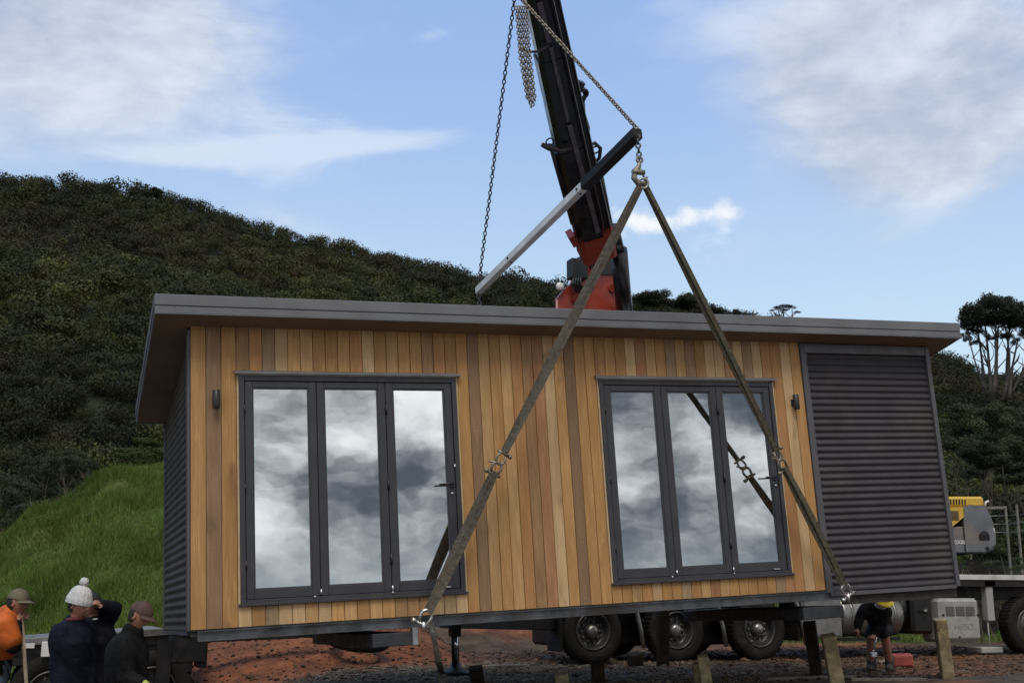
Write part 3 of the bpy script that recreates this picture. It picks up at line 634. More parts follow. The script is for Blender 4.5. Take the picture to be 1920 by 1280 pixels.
# --- inner shell, floor, ceiling
c = MB(); t_ = .09
def wall_x(y, ya, segs):
    for a, b, z0_, z1_ in segs: c.box((a, y, z0_), (b, ya, z1_))
wall_x(.022, t_, [(.03,X1,0,2.6),(X1+DW,X2,0,2.6),(X2+DW,WT-.03,0,2.6),(X1,X1+DW,0,Z0),(X1,X1+DW,Z0+DH,2.6),(X2,X2+DW,0,Z0),(X2,X2+DW,Z0+DH,2.6)])
c.box((.016, .1, 0), (.09, DP-.02, 2.08)); c.box((WT-.09, .1, 0), (WT-.016, DP-.02, 2.08)); c.box((.03, DP-.09, 0), (WT-.03, DP-.016, 2.07))
c.box((3.35, t_, .0), (3.42, DP-.09, 2.07)); c.build('inner_lining', mat('inner_lining', (.42,.41,.39), .8, var=.08), cab)
c = MB(); c.box((.02, .03, -.03), (WT-.02, DP-.02, .0)); c.build('floor', mat('floor_board', (.20,.15,.10), .7, var=.2), cab)
# --- roof: sheet, two-step fascia, soffit
RL, RR = float(cY(290, 586, YF)[0]), float(cY(1803, 634, YF)[0])
YB = 2.50; XBL = -.315
c = MB(); hf = .178
def rp(x, y, dz): return (x, y, roofz(y)+dz)
c.poly([rp(RL+.01, YF+.03, hf-.03), rp(RR-.01, YF+.03, hf-.03), rp(RR-.01, YB-.01, hf-.03), rp(XBL+.01, YB-.01, hf-.03)], (0,0,.022)); 
for i in range(30):
    x = RL+.2+i*.29
    if x < RR-.05: c.poly([rp(x-.02, YF+.04, hf-.009), rp(x+.02, YF+.04, hf-.009), rp(x+.02, YB-.02, hf-.009), rp(x-.02, YB-.02, hf-.009)], (0,0,.026))
roof = c.build('roof', M_fascia, cab)
c = MB()
zt = roofz(YF)
c.box((RL, YF-.002, zt+.072), (RR, YF+.035, zt+hf), bev=.006)                      # upper step
c.box((RL+.004, YF+.010, zt+.062), (RR-.004, YF+.035, zt+.0715))                   # shadow groove
c.box((RL, YF-.008, zt-.002), (RR, YF+.035, zt+.0615), bev=.005)                   # gutter face
c.box((RL+.002, YF-.016, zt-.012), (RR-.002, YF+.03, zt-.0025), bev=.003)
for xa, xb, sg in ((RL, XBL, 1), (RR, RR, -1)):                                   # sloping barge boards
    c.poly([rp(xa, YF+.036, -.004), rp(xa+.022*sg, YF+.036, -.004), rp(xa+.022*sg, YF+.036, hf-.004), rp(xa, YF+.036, hf-.004)], (xb-xa, YB-YF-.036, -SL*(YB-YF-.036)))
    c.poly([rp(xa-.006*sg, YF+.036, .07), rp(xa-.001*sg, YF+.036, .07), rp(xa-.001*sg, YF+.036, hf), rp(xa-.006*sg, YF+.036, hf)], (xb-xa, YB-YF-.036, -SL*(YB-YF-.036)))
c.box((XBL+.0, YB, roofz(YB)-.01), (RR, YB+.022, roofz(YB)+hf)); c.build('fascia', M_fascia, roof)
c = MB()
c.poly([rp(RL+.023, YF+.036, 0.004), rp(RR-.023, YF+.036, 0.004), rp(RR-.023, YB, 0.004), rp(XBL+.023, YB, 0.004)], (0,0,.01)); c.build('soffit', M_soffit, roof)
# --- bifold doors
def doors(x0):
    d = MB(); yf = -.020
    d.box((x0, yf, Z0), (x0+.048, .075, Z0+DH), bev=.004); d.box((x0+DW-.048, yf, Z0), (x0+DW, .075, Z0+DH), bev=.004)
    d.box((x0+.048, yf+.002, Z0+DH-.05), (x0+DW-.048, .075, Z0+DH-.001), bev=.004); d.box((x0+.048, yf+.002, Z0+.001), (x0+DW-.048, .075, Z0+.045), bev=.004)
    # reveal liners in pale cedar, and sill
    dr = d.build('bifold_door', M_frame, cab)
    s_ = MB(); s_.box((x0-.02, -.032, Z0-.012), (x0+DW+.02, -.004, Z0+.012), bev=.003); s_.build('sill', M_frame, dr)
    fl = MB(); fl.poly([(x0-.045, -.004, Z0+DH+.048), (x0-.045, -.052, Z0+DH+.030), (x0-.045, -.054, Z0+DH+.012), (x0-.045, -.050, Z0+DH+.012), (x0-.045, -.046, Z0+DH+.024), (x0-.045, -.004, Z0+DH+.040)], (DW+.09, 0, 0)); fl.build('head_flashing', M_fascia, dr)
    lf = (DW-.1)/3; a = x0+.05
    fr = MB(); fr.box((x0-.020, -.006, Z0-.01), (x0-.002, .02, Z0+DH+.02)); fr.box((x0+DW+.002, -.006, Z0-.01), (x0+DW+.020, .02, Z0+DH+.02)); sbuild(fr, 'reveal_board', mat('pale_cedar', (.52,.40,.24), .7, var=.15, vscale=8), dr)
    for k in range(3):
        xa, xb = a+k*lf+.0025, a+(k+1)*lf-.0025; za, zb = Z0+.048, Z0+DH-.053; st = .072; bt = .084; tp = .060; y0 = -.008+(.0,.003,.001)[k]; m_ = MB()
        m_.box((xa, y0, za), (xa+st, y0+.05, zb), bev=.004); m_.box((xb-st, y0, za), (xb, y0+.05, zb), bev=.004)
        m_.box((xa+st, y0+.0015, za+.001), (xb-st, y0+.05, za+bt), bev=.003); m_.box((xa+st, y0+.0015, zb-tp), (xb-st, y0+.05, zb-.001), bev=.003)
        m_.box((xa+st, y0+.010, za+bt), (xa+st+.012, y0+.045, zb-tp)); m_.box((xb-st-.012, y0+.010, za+bt), (xb-st, y0+.045, zb-tp))
        m_.box((xa+st+.012, y0+.0102, za+bt), (xb-st-.012, y0+.045, za+bt+.012)); m_.box((xa+st+.012, y0+.0102, zb-tp-.012), (xb-st-.012, y0+.045, zb-tp))
        m_.build('door_leaf', M_frame, dr)
        an = random.uniform(-.0035, .0035); an2 = random.uniform(-.004, .004); cx_, cz_ = (xa+xb)/2, (za+zb)/2; hw, hh = (xb-xa)/2-st-.006, (zb-za)/2
        yg = y0+.024; P = []
        for sx_, sz_ in ((-1,-1),(1,-1),(1,1),(-1,1)):
            xx = cx_+sx_*hw; zz = (za+bt+.006) if sz_ < 0 else (zb-tp-.006); P.append((xx, yg+an*(xx-cx_)+an2*(zz-cz_), zz))
        g_ = MB(); g_.poly(P, (0, .006, 0)); g_.build('glass_pane', M_glass, dr)
    hd = MB(); hx = x0+DW-.05-.042; hz_ = Z0+1.04
    hd.box((hx-.018, -.026, hz_-.03), (hx+.018, -.008, hz_+.03), bev=.004); hd.tube([(hx, -.02, hz_+.005), (hx, -.062, hz_+.005), (hx-.03, -.066, hz_+.004), (hx-.145, -.062, hz_+.001)], [.010,.010,.009,.008], 8)
    hd.build('handle', M_lights, dr)
    k_ = MB(); k_.lathe([(.013,0),(.013,.006),(.009,.009),(0,.009)], (hx, -.012, hz_-.085), (0,-1,0), 12); k_.box((hx+.028, -.034, hz_+.17), (hx+.044, -.018, hz_+.20), bev=.003); sbuild(k_, 'lock', M_chrome, dr)
    h_ = MB()
    for k in (1, 2):
        h_.tube([(a+k*lf, -.022, Z0+.055), (a+k*lf, -.022, Z0+.105)], .009, 8)
        h_.sphere((a+k*lf-(.0 if k == 2 else .06), -.024, Z0+.04), .012, 8, 6)
    h_.box((hx-.14, -.026, Z0+.055), (hx-.06, -.012, Z0+.07), bev=.003); sbuild(h_, 'hinge', M_steel, dr)
    h2 = MB()
    for zz in (.35, 1.05, 1.78): h2.tube([(a+2*lf, -.016, Z0+zz-.05), (a+2*lf, -.016, Z0+zz+.05)], .011, 8); h2.tube([(a, -.016, Z0+zz-.04), (a, -.016, Z0+zz+.04)], .010, 8)
    sbuild(h2, 'hinge', M_lights, dr)
doors(X1); doors(X2)
# --- wall lights (short vertical tubes on a back plate)
for xx, zz in ((cY(404, 750, 0)[0], cY(404, 750, 0)[2]), (cY(1487, 755, 0)[0], cY(1487, 755, 0)[2])):
    l = MB(); l.box((xx-.03, -.022, zz-.035), (xx+.03, -.001, zz+.035), bev=.004); l.lathe([(.0,.0),(.032,.0),(.034,.004),(.034,.165),(.030,.168),(.028,.150),(0,.150)], (xx, -.062, zz-.084), (0,0,1), 20)
    l.build('wall_light', M_lights, cab)
# --- galvanised chassis below the floor
c = MB()
c.box((.06, .012, -.095), (6.95, .022, -.014)); c.box((.06, -.022, -.107), (6.95, .022, -.0955), bev=.003); c.box((.06, -.01, -.024), (6.95, .0115, -.014))
for y in (1.2, DP-.05): c.box((.06, y, -.10), (WT-.1, y+.05, -.03))
for i in range(18): x = .12+i*.47; c.box((x, .04, -.094), (x+.045, DP-.06, -.032))
c.build('chassis', mat('dull_galvanised', (.10,.105,.115), .4, .6, .5, .5, 3, .1, 60, dirt=.8, dirtcol=(.05,.045,.04)), cab)
c = MB(); c.box((.0, .004, -.012), (Wc, .04, -.001)); c.box((0, .0225, -.06), (6.9, .06, -.0125)); c.box((6.955, .02, -.17), (WT-.03, .10, -.078)); c.build('bottom_plate', mat('dark_ply', (.03,.027,.025), .8, var=.3), cab)
# --- two lifting cross-beams sticking out below the floor
for xx, ln in ((1.98, .34), (6.78, .24)):
    c = MB(); c.box((xx-.36 if xx < 3 else xx-.12, -.075, -.262), (xx+.02, -.065+2.7, -.140), bev=.006) if xx < 3 else c.box((xx-.42, -.03, -.30), (xx+.10, 2.6, -.172), bev=.006)
    if xx < 3: c.mat(1).box((xx+.021, -.09, -.265), (xx+.075, -.01, -.10), bev=.006)
    c.build('lifting_beam', [mat('blue_steel', (.05,.058,.07), .4, .6, .5, .2, 6, dirt=.4), M_galv], cab)

# ================================================================== lifting gear (all in the cabin's frame, carried to the world by cw)
def cwl(pts): return [cw(p) for p in pts]
APEX = cY(1205, 340, -.85); BN = cY(1195, 250, -.78)
def webbing(mb, p0, p1, wd, th, ply=2, sag=.0):
    """flat sling legs, ply layers side by side, standing broadside to the wall"""
    p0 = np.array(p0, float); p1 = np.array(p1, float); d = p1-p0; L = np.linalg.norm(d); d /= L; out = np.array([0,-1.0,0]); out = out-d*np.dot(out, d); out /= np.linalg.norm(out); side = np.cross(d, out)
    n = 14
    for k in range(ply):
        P = []; o_ = (k-(ply-1)/2)
        for i in range(n+1):
            t = i/n; bul = sin(pi*t)
            c_ = p0+d*L*t+side*o_*wd*.42*(.35+.65*bul)+out*(k*.012+.01*bul*(k-.5)); tw = .25*sin(3*t+k*1.7)
            s2 = side*cos(tw)+out*sin(tw); o2 = out*cos(tw)-side*sin(tw)
            for a, b in ((-1,-1),(0,-1.35),(1,-1),(1,1),(0,.7),(-1,1)): P.append(cw(c_+s2*a*wd*.32+o2*b*th/2))
        m = 6; mb.add(P, [(i*m+j, i*m+(j+1)%m, (i+1)*m+(j+1)%m, (i+1)*m+j) for i in range(n) for j in range(m)]+[tuple(range(m))[::-1], tuple(range(n*m, n*m+m))])
def shackle(mb, c, d, s_=1.0):
    """bow shackle with pin, along direction d"""
    d = np.array(d, float)/np.linalg.norm(d); out = np.array([0,-1.0,0]); out = out-d*np.dot(out, d); out /= np.linalg.norm(out); sd_ = np.cross(d, out); c = np.array(c, float); pts = []
    for i in range(13):
        a = pi*i/12; pts.append(c+sd_*cos(a)*.042*s_+d*(sin(a)*.05+.0)*s_)
    pts = [c+sd_*.030*s_-d*.055*s_]+pts+[c-sd_*.030*s_-d*.055*s_]; mb.tube(cwl(pts), .012*s_, 8)
    mb.tube(cwl([c+sd_*.062*s_-d*.058*s_, c-sd_*.055*s_-d*.058*s_]), .012*s_, 8); mb.tube(cwl([c-sd_*.055*s_-d*.058*s_, c-sd_*.085*s_-d*.058*s_]), .02*s_, 6)
def sling(foot, mid, label, yw, mu, ml, foot_out=True):
    foot = np.array(foot); mid = np.array(mid); d = (mid-foot)/np.linalg.norm(mid-foot); d2 = (APEX-mid)/np.linalg.norm(APEX-mid)
    b = cw(foot); e = empty('lifting_sling', b, label=label, cat='lifting sling', group='pair of webbing slings down the front of the cabin')
    m = MB(); webbing(m, foot+d*.10, mid-d*.09, yw*1.15, .016, 2); m.build('lower_webbing', ml, e, b).location = (0,0,0)
    m = MB(); webbing(m, mid+d2*.10, APEX-d2*.02, yw, .014, 2); m.build('upper_webbing', mu, e, b).location = (0,0,0)
    m = MB(); shackle(m, mid-d*.05, d, 1.15); shackle(m, mid+d2*.045, -d2, 1.05); m.tube(cwl([mid-np.array([.10,0,-.02]), mid+np.array([.03,0,0])]), .009, 6); m.build('shackle', M_rust, e, b).location = (0,0,0)
    m = MB(); shackle(m, foot+d*.05, d, 1.3); m.tube(cwl([foot+d*.0, foot-np.array([0,0,.09])]), .018, 8); m.build('shackle', M_steel, e, b).location = (0,0,0)
FL = cY(794, 1165, -.13); FR_ = cY(1590, 1112, -.13); ML = cY(935, 868, -.34); MR = cY(1463, 862, -.34)
sling(FL, ML, 'left brown webbing sling running down across the left door to the chassis', .094, M_web, M_web)
sling(FR_, MR, 'right olive-brown webbing sling running down across the right door to the chassis', .086, M_webd, M_webd)
# slings down the far side of the cabin
FAR = 3.32; BF = cY(897, 545, FAR)
bf = cw(BF)
AB = BF+np.array([.02, -.02, -.62])
for fx, lab in ((1.98, 'left sling down the hidden far side of the cabin'), (6.78, 'right sling down the hidden far side of the cabin')):
    foot = np.array([fx, DP+.32, -.2]); b = cw(foot); e = empty('lifting_sling', b, label=lab, cat='lifting sling', group='pair of slings behind the cabin')
    m = MB(); webbing(m, foot, AB, .06, .014, 1); m.build('webbing', M_web, e, b).location = (0,0,0)
# spreader beam: black square outer tube, pale inner tube
b = cw((BN+BF)/2); e = empty('spreader_beam', b, label='long spreader beam hanging level, black sleeve over a pale grey inner beam', cat='spreader beam')
K1 = BN+(BF-BN)*.395
def frac(x):   # point of the beam seen at photo x
    best = min(range(0, 1001), key=lambda i: abs((lambda p: 960+F*((MC.T@(p-CAM))[0])/((MC.T@(p-CAM))[1]))(BN+(BF-BN)*i/1000)-x)); return BN+(BF-BN)*best/1000
K1 = frac(1097); K2 = frac(1105)
m = MB(); m.beam(cw(BN), cw(K1), .115, .125, bev=.012); m.tube([cw(BN+np.array([0,-.01,0])), cw(BN+(BF-BN)*.012)], .055, 12); m.build('sleeve', mat('matt_black', (.006,.006,.007), .75), e, b).location = (0,0,0)
m = MB(); m.beam(cw(K2), cw(BF), .088, .098, bev=.006)
m.build('inner_beam', mat('pale_beam', (.74,.73,.70), .5, 0, .5, .15, 3, dirt=.4, dirtcol=(.3,.27,.22)), e, b).location = (0,0,0)
m = MB()
for xx in (1088, 958): p = cw(frac(xx)); u = (cw(BF)-cw(BN)); u /= np.linalg.norm(u); sd_ = np.cross(u, (0,0,1)); m.tube([p-sd_*.055, p+sd_*.055], .016, 10); m.tube([p-np.array([0,0,.056]), p+np.array([0,0,.056])], .014, 10)
sbuild(m, 'pin', M_black, e, b)
# top hook block above the picture, chains
HK = at(966, -14, 14.2)
def thing(mb, name, mats, o, label, cat, group=None): ob = mb.build(name, mats, None, o); tag(ob, label, cat, group); return ob
m = MB(); m.chain([HK, bf+np.array([0,0,.06])], .075, .0085, .020); thing(m, 'lifting_chain', M_chain, bf, 'long chain running from the crane hook down to the far end of the spreader beam', 'chain', 'lifting chains')
bn = cw(BN)
m = MB(); m.chain([HK, bn+np.array([0,0,.05])], .062, .010, .020); thing(m, 'lifting_chain', M_rust, bn, 'chain slanting across the crane boom to the near end of the spreader beam', 'chain', 'lifting chains')
ap = cw(APEX)
m = MB(); m.chain([bn-np.array([0,0,.02]), cw(cY(1199, 302, -.82))], .065, .011, .022); thing(m, 'lifting_chain', M_chain, bn, 'short chain hanging from the near tip of the spreader beam to the hook', 'chain', 'lifting chains')
m = MB(); m.chain([cw(BF)-np.array([0,0,.05]), cw(AB)], .065, .011, .022); thing(m, 'lifting_chain', M_chain, bf, 'short chain under the far pale end of the spreader beam', 'chain', 'lifting chains')
tp_ = at(984, 60, 13.9)
m = MB()
for k in range(5):
    p = at(977+(k-2)*4.5, 12, 14.0-.05*(k % 2)); q_ = at(985+(k-2)*4.5, 110, 13.9); s_ = at(996+(k-2)*3.5, 205-abs(k-2.3)*9, 13.85); m.chain([p, q_, s_], .052, .009, .017)
thing(m, 'chain_bundle', M_rust, tp_, 'bundle of spare chains hanging along the left side of the crane boom', 'chain', None)
# hook with latch at the apex
o_ = cw(cY(1199, 318, -.82)); e = empty('crane_hook', o_, label='steel hook and ring joining the two webbing slings to the short chain', cat='hook')
m = MB(); hp = [cY(1199, 303, -.82), cY(1198, 312, -.82), cY(1190, 322, -.82), cY(1189, 334, -.83), cY(1197, 345, -.84), cY(1209, 343, -.84), cY(1213, 332, -.83)]
m.tube(cwl(hp), [.020,.026,.030,.032,.030,.024,.012], 10); m.torus(cw(cY(1199, 300, -.82)), (.3,1,0), .03, .012, 16, 8); m.tube(cwl([cY(1186, 322, -.84), cY(1208, 324, -.84)]), .028, 10); m.tube(cwl([cY(1200, 316, -.84), cY(1210, 338, -.84)]), .010, 6); m.build('hook', M_rust, e, o_).location = (0,0,0)
m = MB(); m.torus(cw(cY(1206, 344, -.85)), (.25,1,.05), .052, .014, 22, 8); m.build('ring', M_galv, e, o_).location = (0,0,0)
# grey sling tail trailing to the ground beside the jack leg
pts = [cY(808, 1163, -.10), cY(812, 1185, -.06), cY(818, 1215, .1), cY(822, 1240, .3)]; pts = cwl(pts)+[at(829, 1262, 12.5), at(826, 1300, 12.6)]
m = MB(); P = []
for i, p in enumerate(pts):
    a = .6*sin(i*1.1); sd_ = np.array([cos(a), sin(a), 0])*.033; th = np.array([-sin(a), cos(a), 0])*.004
    P += [p-sd_-th, p+sd_-th, p+sd_+th, p-sd_+th]
m.add(P, [(i*4+j, i*4+(j+1)%4, i*4+4+(j+1)%4, i*4+4+j) for i in range(len(pts)-1) for j in range(4)]+[(3,2,1,0), (len(P)-4, len(P)-3, len(P)-2, len(P)-1)])
thing(m, 'ratchet_strap', mat('grey_webbing', (.24,.23,.21), .9, 0, .2, .3, 20, .4, 120), pts[0], 'grey loose strap dangling from the chassis beside the foot of the left sling', 'strap')

# ================================================================== truck with crane behind the cabin
TY = 5.0; GT = -.83                                     # near side plane and ground height under the truck
def tx(x): return float(atY(x, 1175, TY)[0])
truck = empty('crane_truck', (tx(1250), TY+1.2, GT), label='long flatbed truck behind the cabin carrying a black crane on a red base', cat='truck')
TO = np.array([tx(1250), TY+1.2, GT])
def tpart(mb, name, mats, parent=None, **k):
    o = mb.build(name, mats, parent or truck, TO, **k); o.location = (0,0,0); return o
def wheel(mbt, mbr, mbh, c, r=.505, wd=.28, out=-1, deep=True, bolts=10):
    c = np.array(c, float); ax = np.array([0, out, 0.0])
    mbt.lathe([(r*.60, -.02),(r*.64, .0),(r*.80, .012),(r*.93, 0),(r*.985, -.02),(r, -.05),(r, -wd+.05),(r*.98, -wd+.02),(r*.9, -wd),(r*.6, -wd)], c, ax, 40)
    for i in range(46):
        a = 2*pi*i/46; p = c+np.array([cos(a), 0, sin(a)])*r; t_ = np.array([-sin(a), 0, cos(a)])
        mbt.poly([p-t_*.013+np.array([0,.03,0]), p+t_*.013+np.array([0,.03,0]), p+t_*.013+np.array([0,wd-.03,0]), p-t_*.013+np.array([0,wd-.03,0])], np.array([cos(a), 0, sin(a)])*.010)
    if deep: mbr.lathe([(r*.60, -.012),(r*.575, .008),(r*.555, .004),(r*.53, -.03),(r*.50, -.10),(r*.47, -.13),(r*.40, -.135),(r*.30, -.125),(0, -.125)], c, ax, 40)
    else: mbr.lathe([(r*.60, -.012),(r*.57, .010),(r*.55, .0),(r*.50, -.02),(r*.44, .0),(r*.33, .045),(r*.22, .05),(0, .05)], c, ax, 40)
    h0 = -.125 if deep else .05
    mbh.lathe([(r*.21, h0),(r*.20, h0+.08),(r*.17, h0+.115),(r*.09, h0+.13),(0, h0+.132)], c, ax, 24)
    for i in range(bolts): a = 2*pi*i/bolts; mbh.lathe([(.017, h0-.005),(.016, h0+.028),(.009, h0+.036),(0, h0+.036)], c+np.array([cos(a)*r*.31, 0, sin(a)*r*.31]), ax, 6)
    if deep:
        for i in range(8): a = 2*pi*(i+.5)/8; mbh.sphere(c+np.array([cos(a)*r*.42, -out*.128, sin(a)*r*.42]), (.02,.004,.03), 8, 6)
def add_wheel(x, y, z, parent, org, deep=True, r=.465, out=-1):
    t, rr, hb = MB(), MB(), MB(); wheel(t, rr, hb, (x, y, z), r, out=out, deep=deep)
    wo = t.build('wheel', M_rubber, parent, org); wo.location = (0,0,0)
    a = rr.build('rim', mat('rim_paint', (.07,.07,.07), .4, .5, .5, .2, 8, dirt=.5, dirtcol=(.1,.07,.05)), wo, org); a.location = (0,0,0)
    b = hb.build('hub', M_alu if deep else M_black, wo, org); b.location = (0,0,0)
for x in (1113, 1270, 1425): add_wheel(tx(x), TY, GT+.465, truck, TO); (x > 1200) and add_wheel(tx(x), TY+2.3, GT+.465, truck, TO, out=1)
add_wheel(tx(1934), TY, GT+.48, truck, TO, deep=False, r=.48)
XR, XF = tx(1062), tx(2150); DZ = float(atY(1860, 1077, TY)[2])
m = MB()
m.box((XR, TY+.55, DZ-.42), (XF, TY+.75, DZ-.14), bev=.01); m.box((XR, TY+1.75, DZ-.42), (XF, TY+1.95, DZ-.14), bev=.01)
for i in range(26): x = XR+.2+i*(XF-XR-.4)/25; m.box((x, TY+.05, DZ-.16), (x+.08, TY+2.45, DZ-.09))
m.box((XR, TY+.03, DZ-.20), (XF, TY+.10, DZ-.095), bev=.006)
for x in (1113, 1270, 1425): X_ = tx(x); m.tube([(X_, TY+.12, GT+.505), (X_, TY+2.35, GT+.505)], .075, 12); m.box((X_-.12, TY+.5, GT+.40), (X_+.12, TY+.8, GT+.66), bev=.02); m.tube([(X_-.5, TY+.45, GT+.62), (X_, TY+.45, GT+.55), (X_+.5, TY+.45, GT+.62)], .04, 6)
tpart(m, 'chassis', M_black)
m = MB(); m.box((tx(1090), TY+.62, GT+.22), (tx(1500), TY+1.9, GT+.95), bev=.05); tpart(m, 'underbody_shade_fill', M_black)  # black block added so the space between the wheels reads as deep shade
m = MB(); m.box((XR, TY, DZ-.085), (XF, TY+.03, DZ), bev=.004); m.box((XR, TY+.0305, DZ-.05), (XF, TY+2.5, DZ-.012)); m.box((XR, TY+2.502, DZ-.085), (XF, TY+2.53, DZ), bev=.004)
tpart(m, 'deck', mat('deck_edge', (.62,.62,.60), .45, .2, .5, .15, 4, dirt=.5, dirtcol=(.3,.26,.2)))
m = MB()                                               # mud guards over the bogie
for a_, b_ in ((1190, 1195), (1350, 1350), (1482, 1500)):
    X_ = tx(b_); m.tube([(X_-.10, TY+.0, GT+.98), (X_-.02, TY+.0, GT+.80), (X_+.05, TY, GT+.5), (X_+.10, TY, GT+.22)], .035, 8)
sbuild(m, 'mudguard_stay', M_alu, truck, TO)
m = MB(); m.box((tx(1500), TY+.05, GT+.28), (tx(1506), TY+.55, GT+.95)); m.box((tx(1052), TY+.05, GT+.18), (tx(1058), TY+.5, GT+.9)); sbuild(m, 'mudflap', M_rubber, truck, TO)
m = MB(); m.box((tx(1506), TY+.02, GT+.33), (tx(1581), TY+.62, GT+1.02), bev=.015); m.box((tx(1510), TY+.005, GT+.36), (tx(1578), TY+.018, GT+.98), bev=.006); tpart(m, 'toolbox', M_alu)
m = MB(); cx0, cx1 = tx(1584), tx(1702); zc = GT+.66
m.lathe([(0, 0),(.26, 0),(.325, .03),(.335, .08),(.335, cx1-cx0-.08),(.325, cx1-cx0-.03),(.26, cx1-cx0),(0, cx1-cx0)], (cx0, TY+.36, zc), (1,0,0), 32)
for f_ in (.16, .52, .84): X_ = cx0+(cx1-cx0)*f_; m.lathe([(.336,-.025),(.344,-.025),(.344,.025),(.336,.025)], (X_, TY+.36, zc), (1,0,0), 32)
m.tube([(cx0+.35, TY+.15, zc+.30), (cx0+.35, TY+.11, zc+.37)], .05, 14); tpart(m, 'fuel_tank', M_alu)
m = MB(); m.box((tx(1584), TY+.2, zc-.40), (tx(1702), TY+.28, zc-.35)); m.box((tx(1720), TY+.1, GT+.36), (tx(1760), TY+.7, GT+.95), bev=.05); m.tube([(tx(1712), TY+.25, GT+.55), (tx(1712), TY+.25, GT+1.0)], .09, 16); m.tube([(tx(1742), TY+.06, GT+.7), (tx(1738), TY+.0, GT+.74)], .03, 10); tpart(m, 'air_tank', M_black)
# louvred grey generator box
bx0, bx1 = tx(1764), tx(1838); bz0, bz1 = GT+.22, GT+.935; m = MB(); m.box((bx0, TY-.02, bz0), (bx1, TY+.5, bz1), bev=.055)
bw_ = bx1-bx0; m.box((bx0+.05*bw_, TY-.032, bz0+.07), (bx1-.05*bw_, TY-.0205, bz0+.40), bev=.008)
gb = tpart(m, 'generator_box', M_greypl)
for k in range(3):
    a = bx0+bw_*(.13+.255*k); b = a+bw_*.215; m = MB(); m.box((a, TY-.023, bz0+.43), (b, TY-.0203, bz1-.13)); m.mat(1)
    for j in range(11): z = bz0+.435+j*(bz1-.135-bz0-.435)/11; m.poly([(a, TY-.023, z), (a, TY-.034, z+.004), (a, TY-.034, z+.008), (a, TY-.023, z+.014)], (b-a, 0, 0))
    o = m.build('grille', [mat('grille_dark', (.07,.07,.07), .7), mat('grille_grey', (.17,.17,.165), .6)], gb, TO); o.location = (0,0,0)
m = MB()
for xx, zz in ((.06, .62), (.94, .62), (.42, .12)): m.lathe([(.022,0),(.02,.012),(0,.012)], (bx0+bw_*xx, TY-.022, bz0+(bz1-bz0)*zz), (0,-1,0), 14)
sbuild(m, 'latch', M_black, gb, TO)
def text_mesh(body, size, name, m_, parent, M, depth=.003, org=None):
    cu = bpy.data.curves.new(name, 'FONT'); cu.body = body; cu.size = size; cu.extrude = depth; cu.align_x = 'CENTER'; cu.align_y = 'CENTER'
    t = bpy.data.objects.new(name, cu); COL.objects.link(t); dg = bpy.context.evaluated_depsgraph_get(); me = bpy.data.meshes.new_from_object(t.evaluated_get(dg)); bpy.data.objects.remove(t)
    me.transform(M); me.name = name; me.materials.clear(); me.materials.append(m_); o = link(name, me, parent); return o
RX90 = Matrix.Rotation(pi/2, 4, 'X')
text_mesh('HIPSO', .15, 'lettering', mat('moulded_letter', (.26,.26,.255), .5), gb, Matrix.Translation(Vector((bx0+bw_*.55, TY-.034, bz0+.25))-Vector(TO)) @ RX90)
m = MB(); m.box((tx(1859), TY+.05, GT+.56), (tx(1872), TY+.18, DZ-.10), bev=.01); m.box((tx(1855), TY+.03, DZ-.20), (tx(1876), TY+.2, DZ-.095), bev=.01); m.tube([(tx(1861), TY+.10, GT+.1), (tx(1861), TY+.10, GT+.6)], .014, 8); m.box((tx(1842), TY+.05, GT+.03), (tx(1882), TY+.4, GT+.13), bev=.015); tpart(m, 'landing_leg', M_greypl)

# crane on the truck: red base, black boom leaning out over the cabin
BB = atY(1120, 640, 6.0); BT = at(958, -230, 14.3)
d = (BT-BB)/np.linalg.norm(BT-BB); 
m = MB()
def q(x, y, Y): return atY(x, y, Y)
CY_ = 5.95
# lower red pedestal: two flared cheeks with a hollow between
base_z = DZ
def cheek(mb, pts, Y0, Y1): mb.poly([np.array([*(atY(x, y, Y0)[[0]]), Y0, atY(x, y, Y0)[2]]) for x, y in pts], (0, Y1-Y0, 0))
m.mat(0); cheek(m, [(1046,620),(1043,560),(1062,538),(1090,520),(1106,502),(1148,494),(1168,560),(1176,640),(1160,900),(1060,900)], CY_-.28, CY_-.22)
cheek(m, [(1046,620),(1043,560),(1062,538),(1090,520),(1106,502),(1148,494),(1168,560),(1176,640),(1160,900),(1060,900)], CY_+.22, CY_+.28)
p0, p1 = atY(1112, 900, CY_), atY(1130, 515, CY_); m.beam(p0, p1, .50, .50, bev=.04, w2=.28, h2=.3, up=(0,1,0))
m.beam(atY(1048, 590, CY_), atY(1096, 505, CY_), .12, .40, up=(0,1,0), bev=.02)
m.tube([atY(1085, 560, CY_-.36), atY(1085, 560, CY_+.36)], .10, 20); m.tube([atY(1150, 540, CY_-.34), atY(1150, 540, CY_+.34)], .07, 16)
m.box((tx(1075), TY+.3, DZ-.3), (tx(1165), TY+2.2, DZ+.35), bev=.04)
crane_base = tpart(m, 'crane_base', M_red)
m = MB(); m.beam(atY(1151, 478, CY_-.29), atY(1174, 590, CY_-.29), .03, .03); m.beam(atY(1045, 620, CY_-.30), atY(1044, 562, CY_-.30), .02, .03); sbuild(m, 'edge_strip', mat('pink_edge', (.62,.38,.36), .5), crane_base, TO)
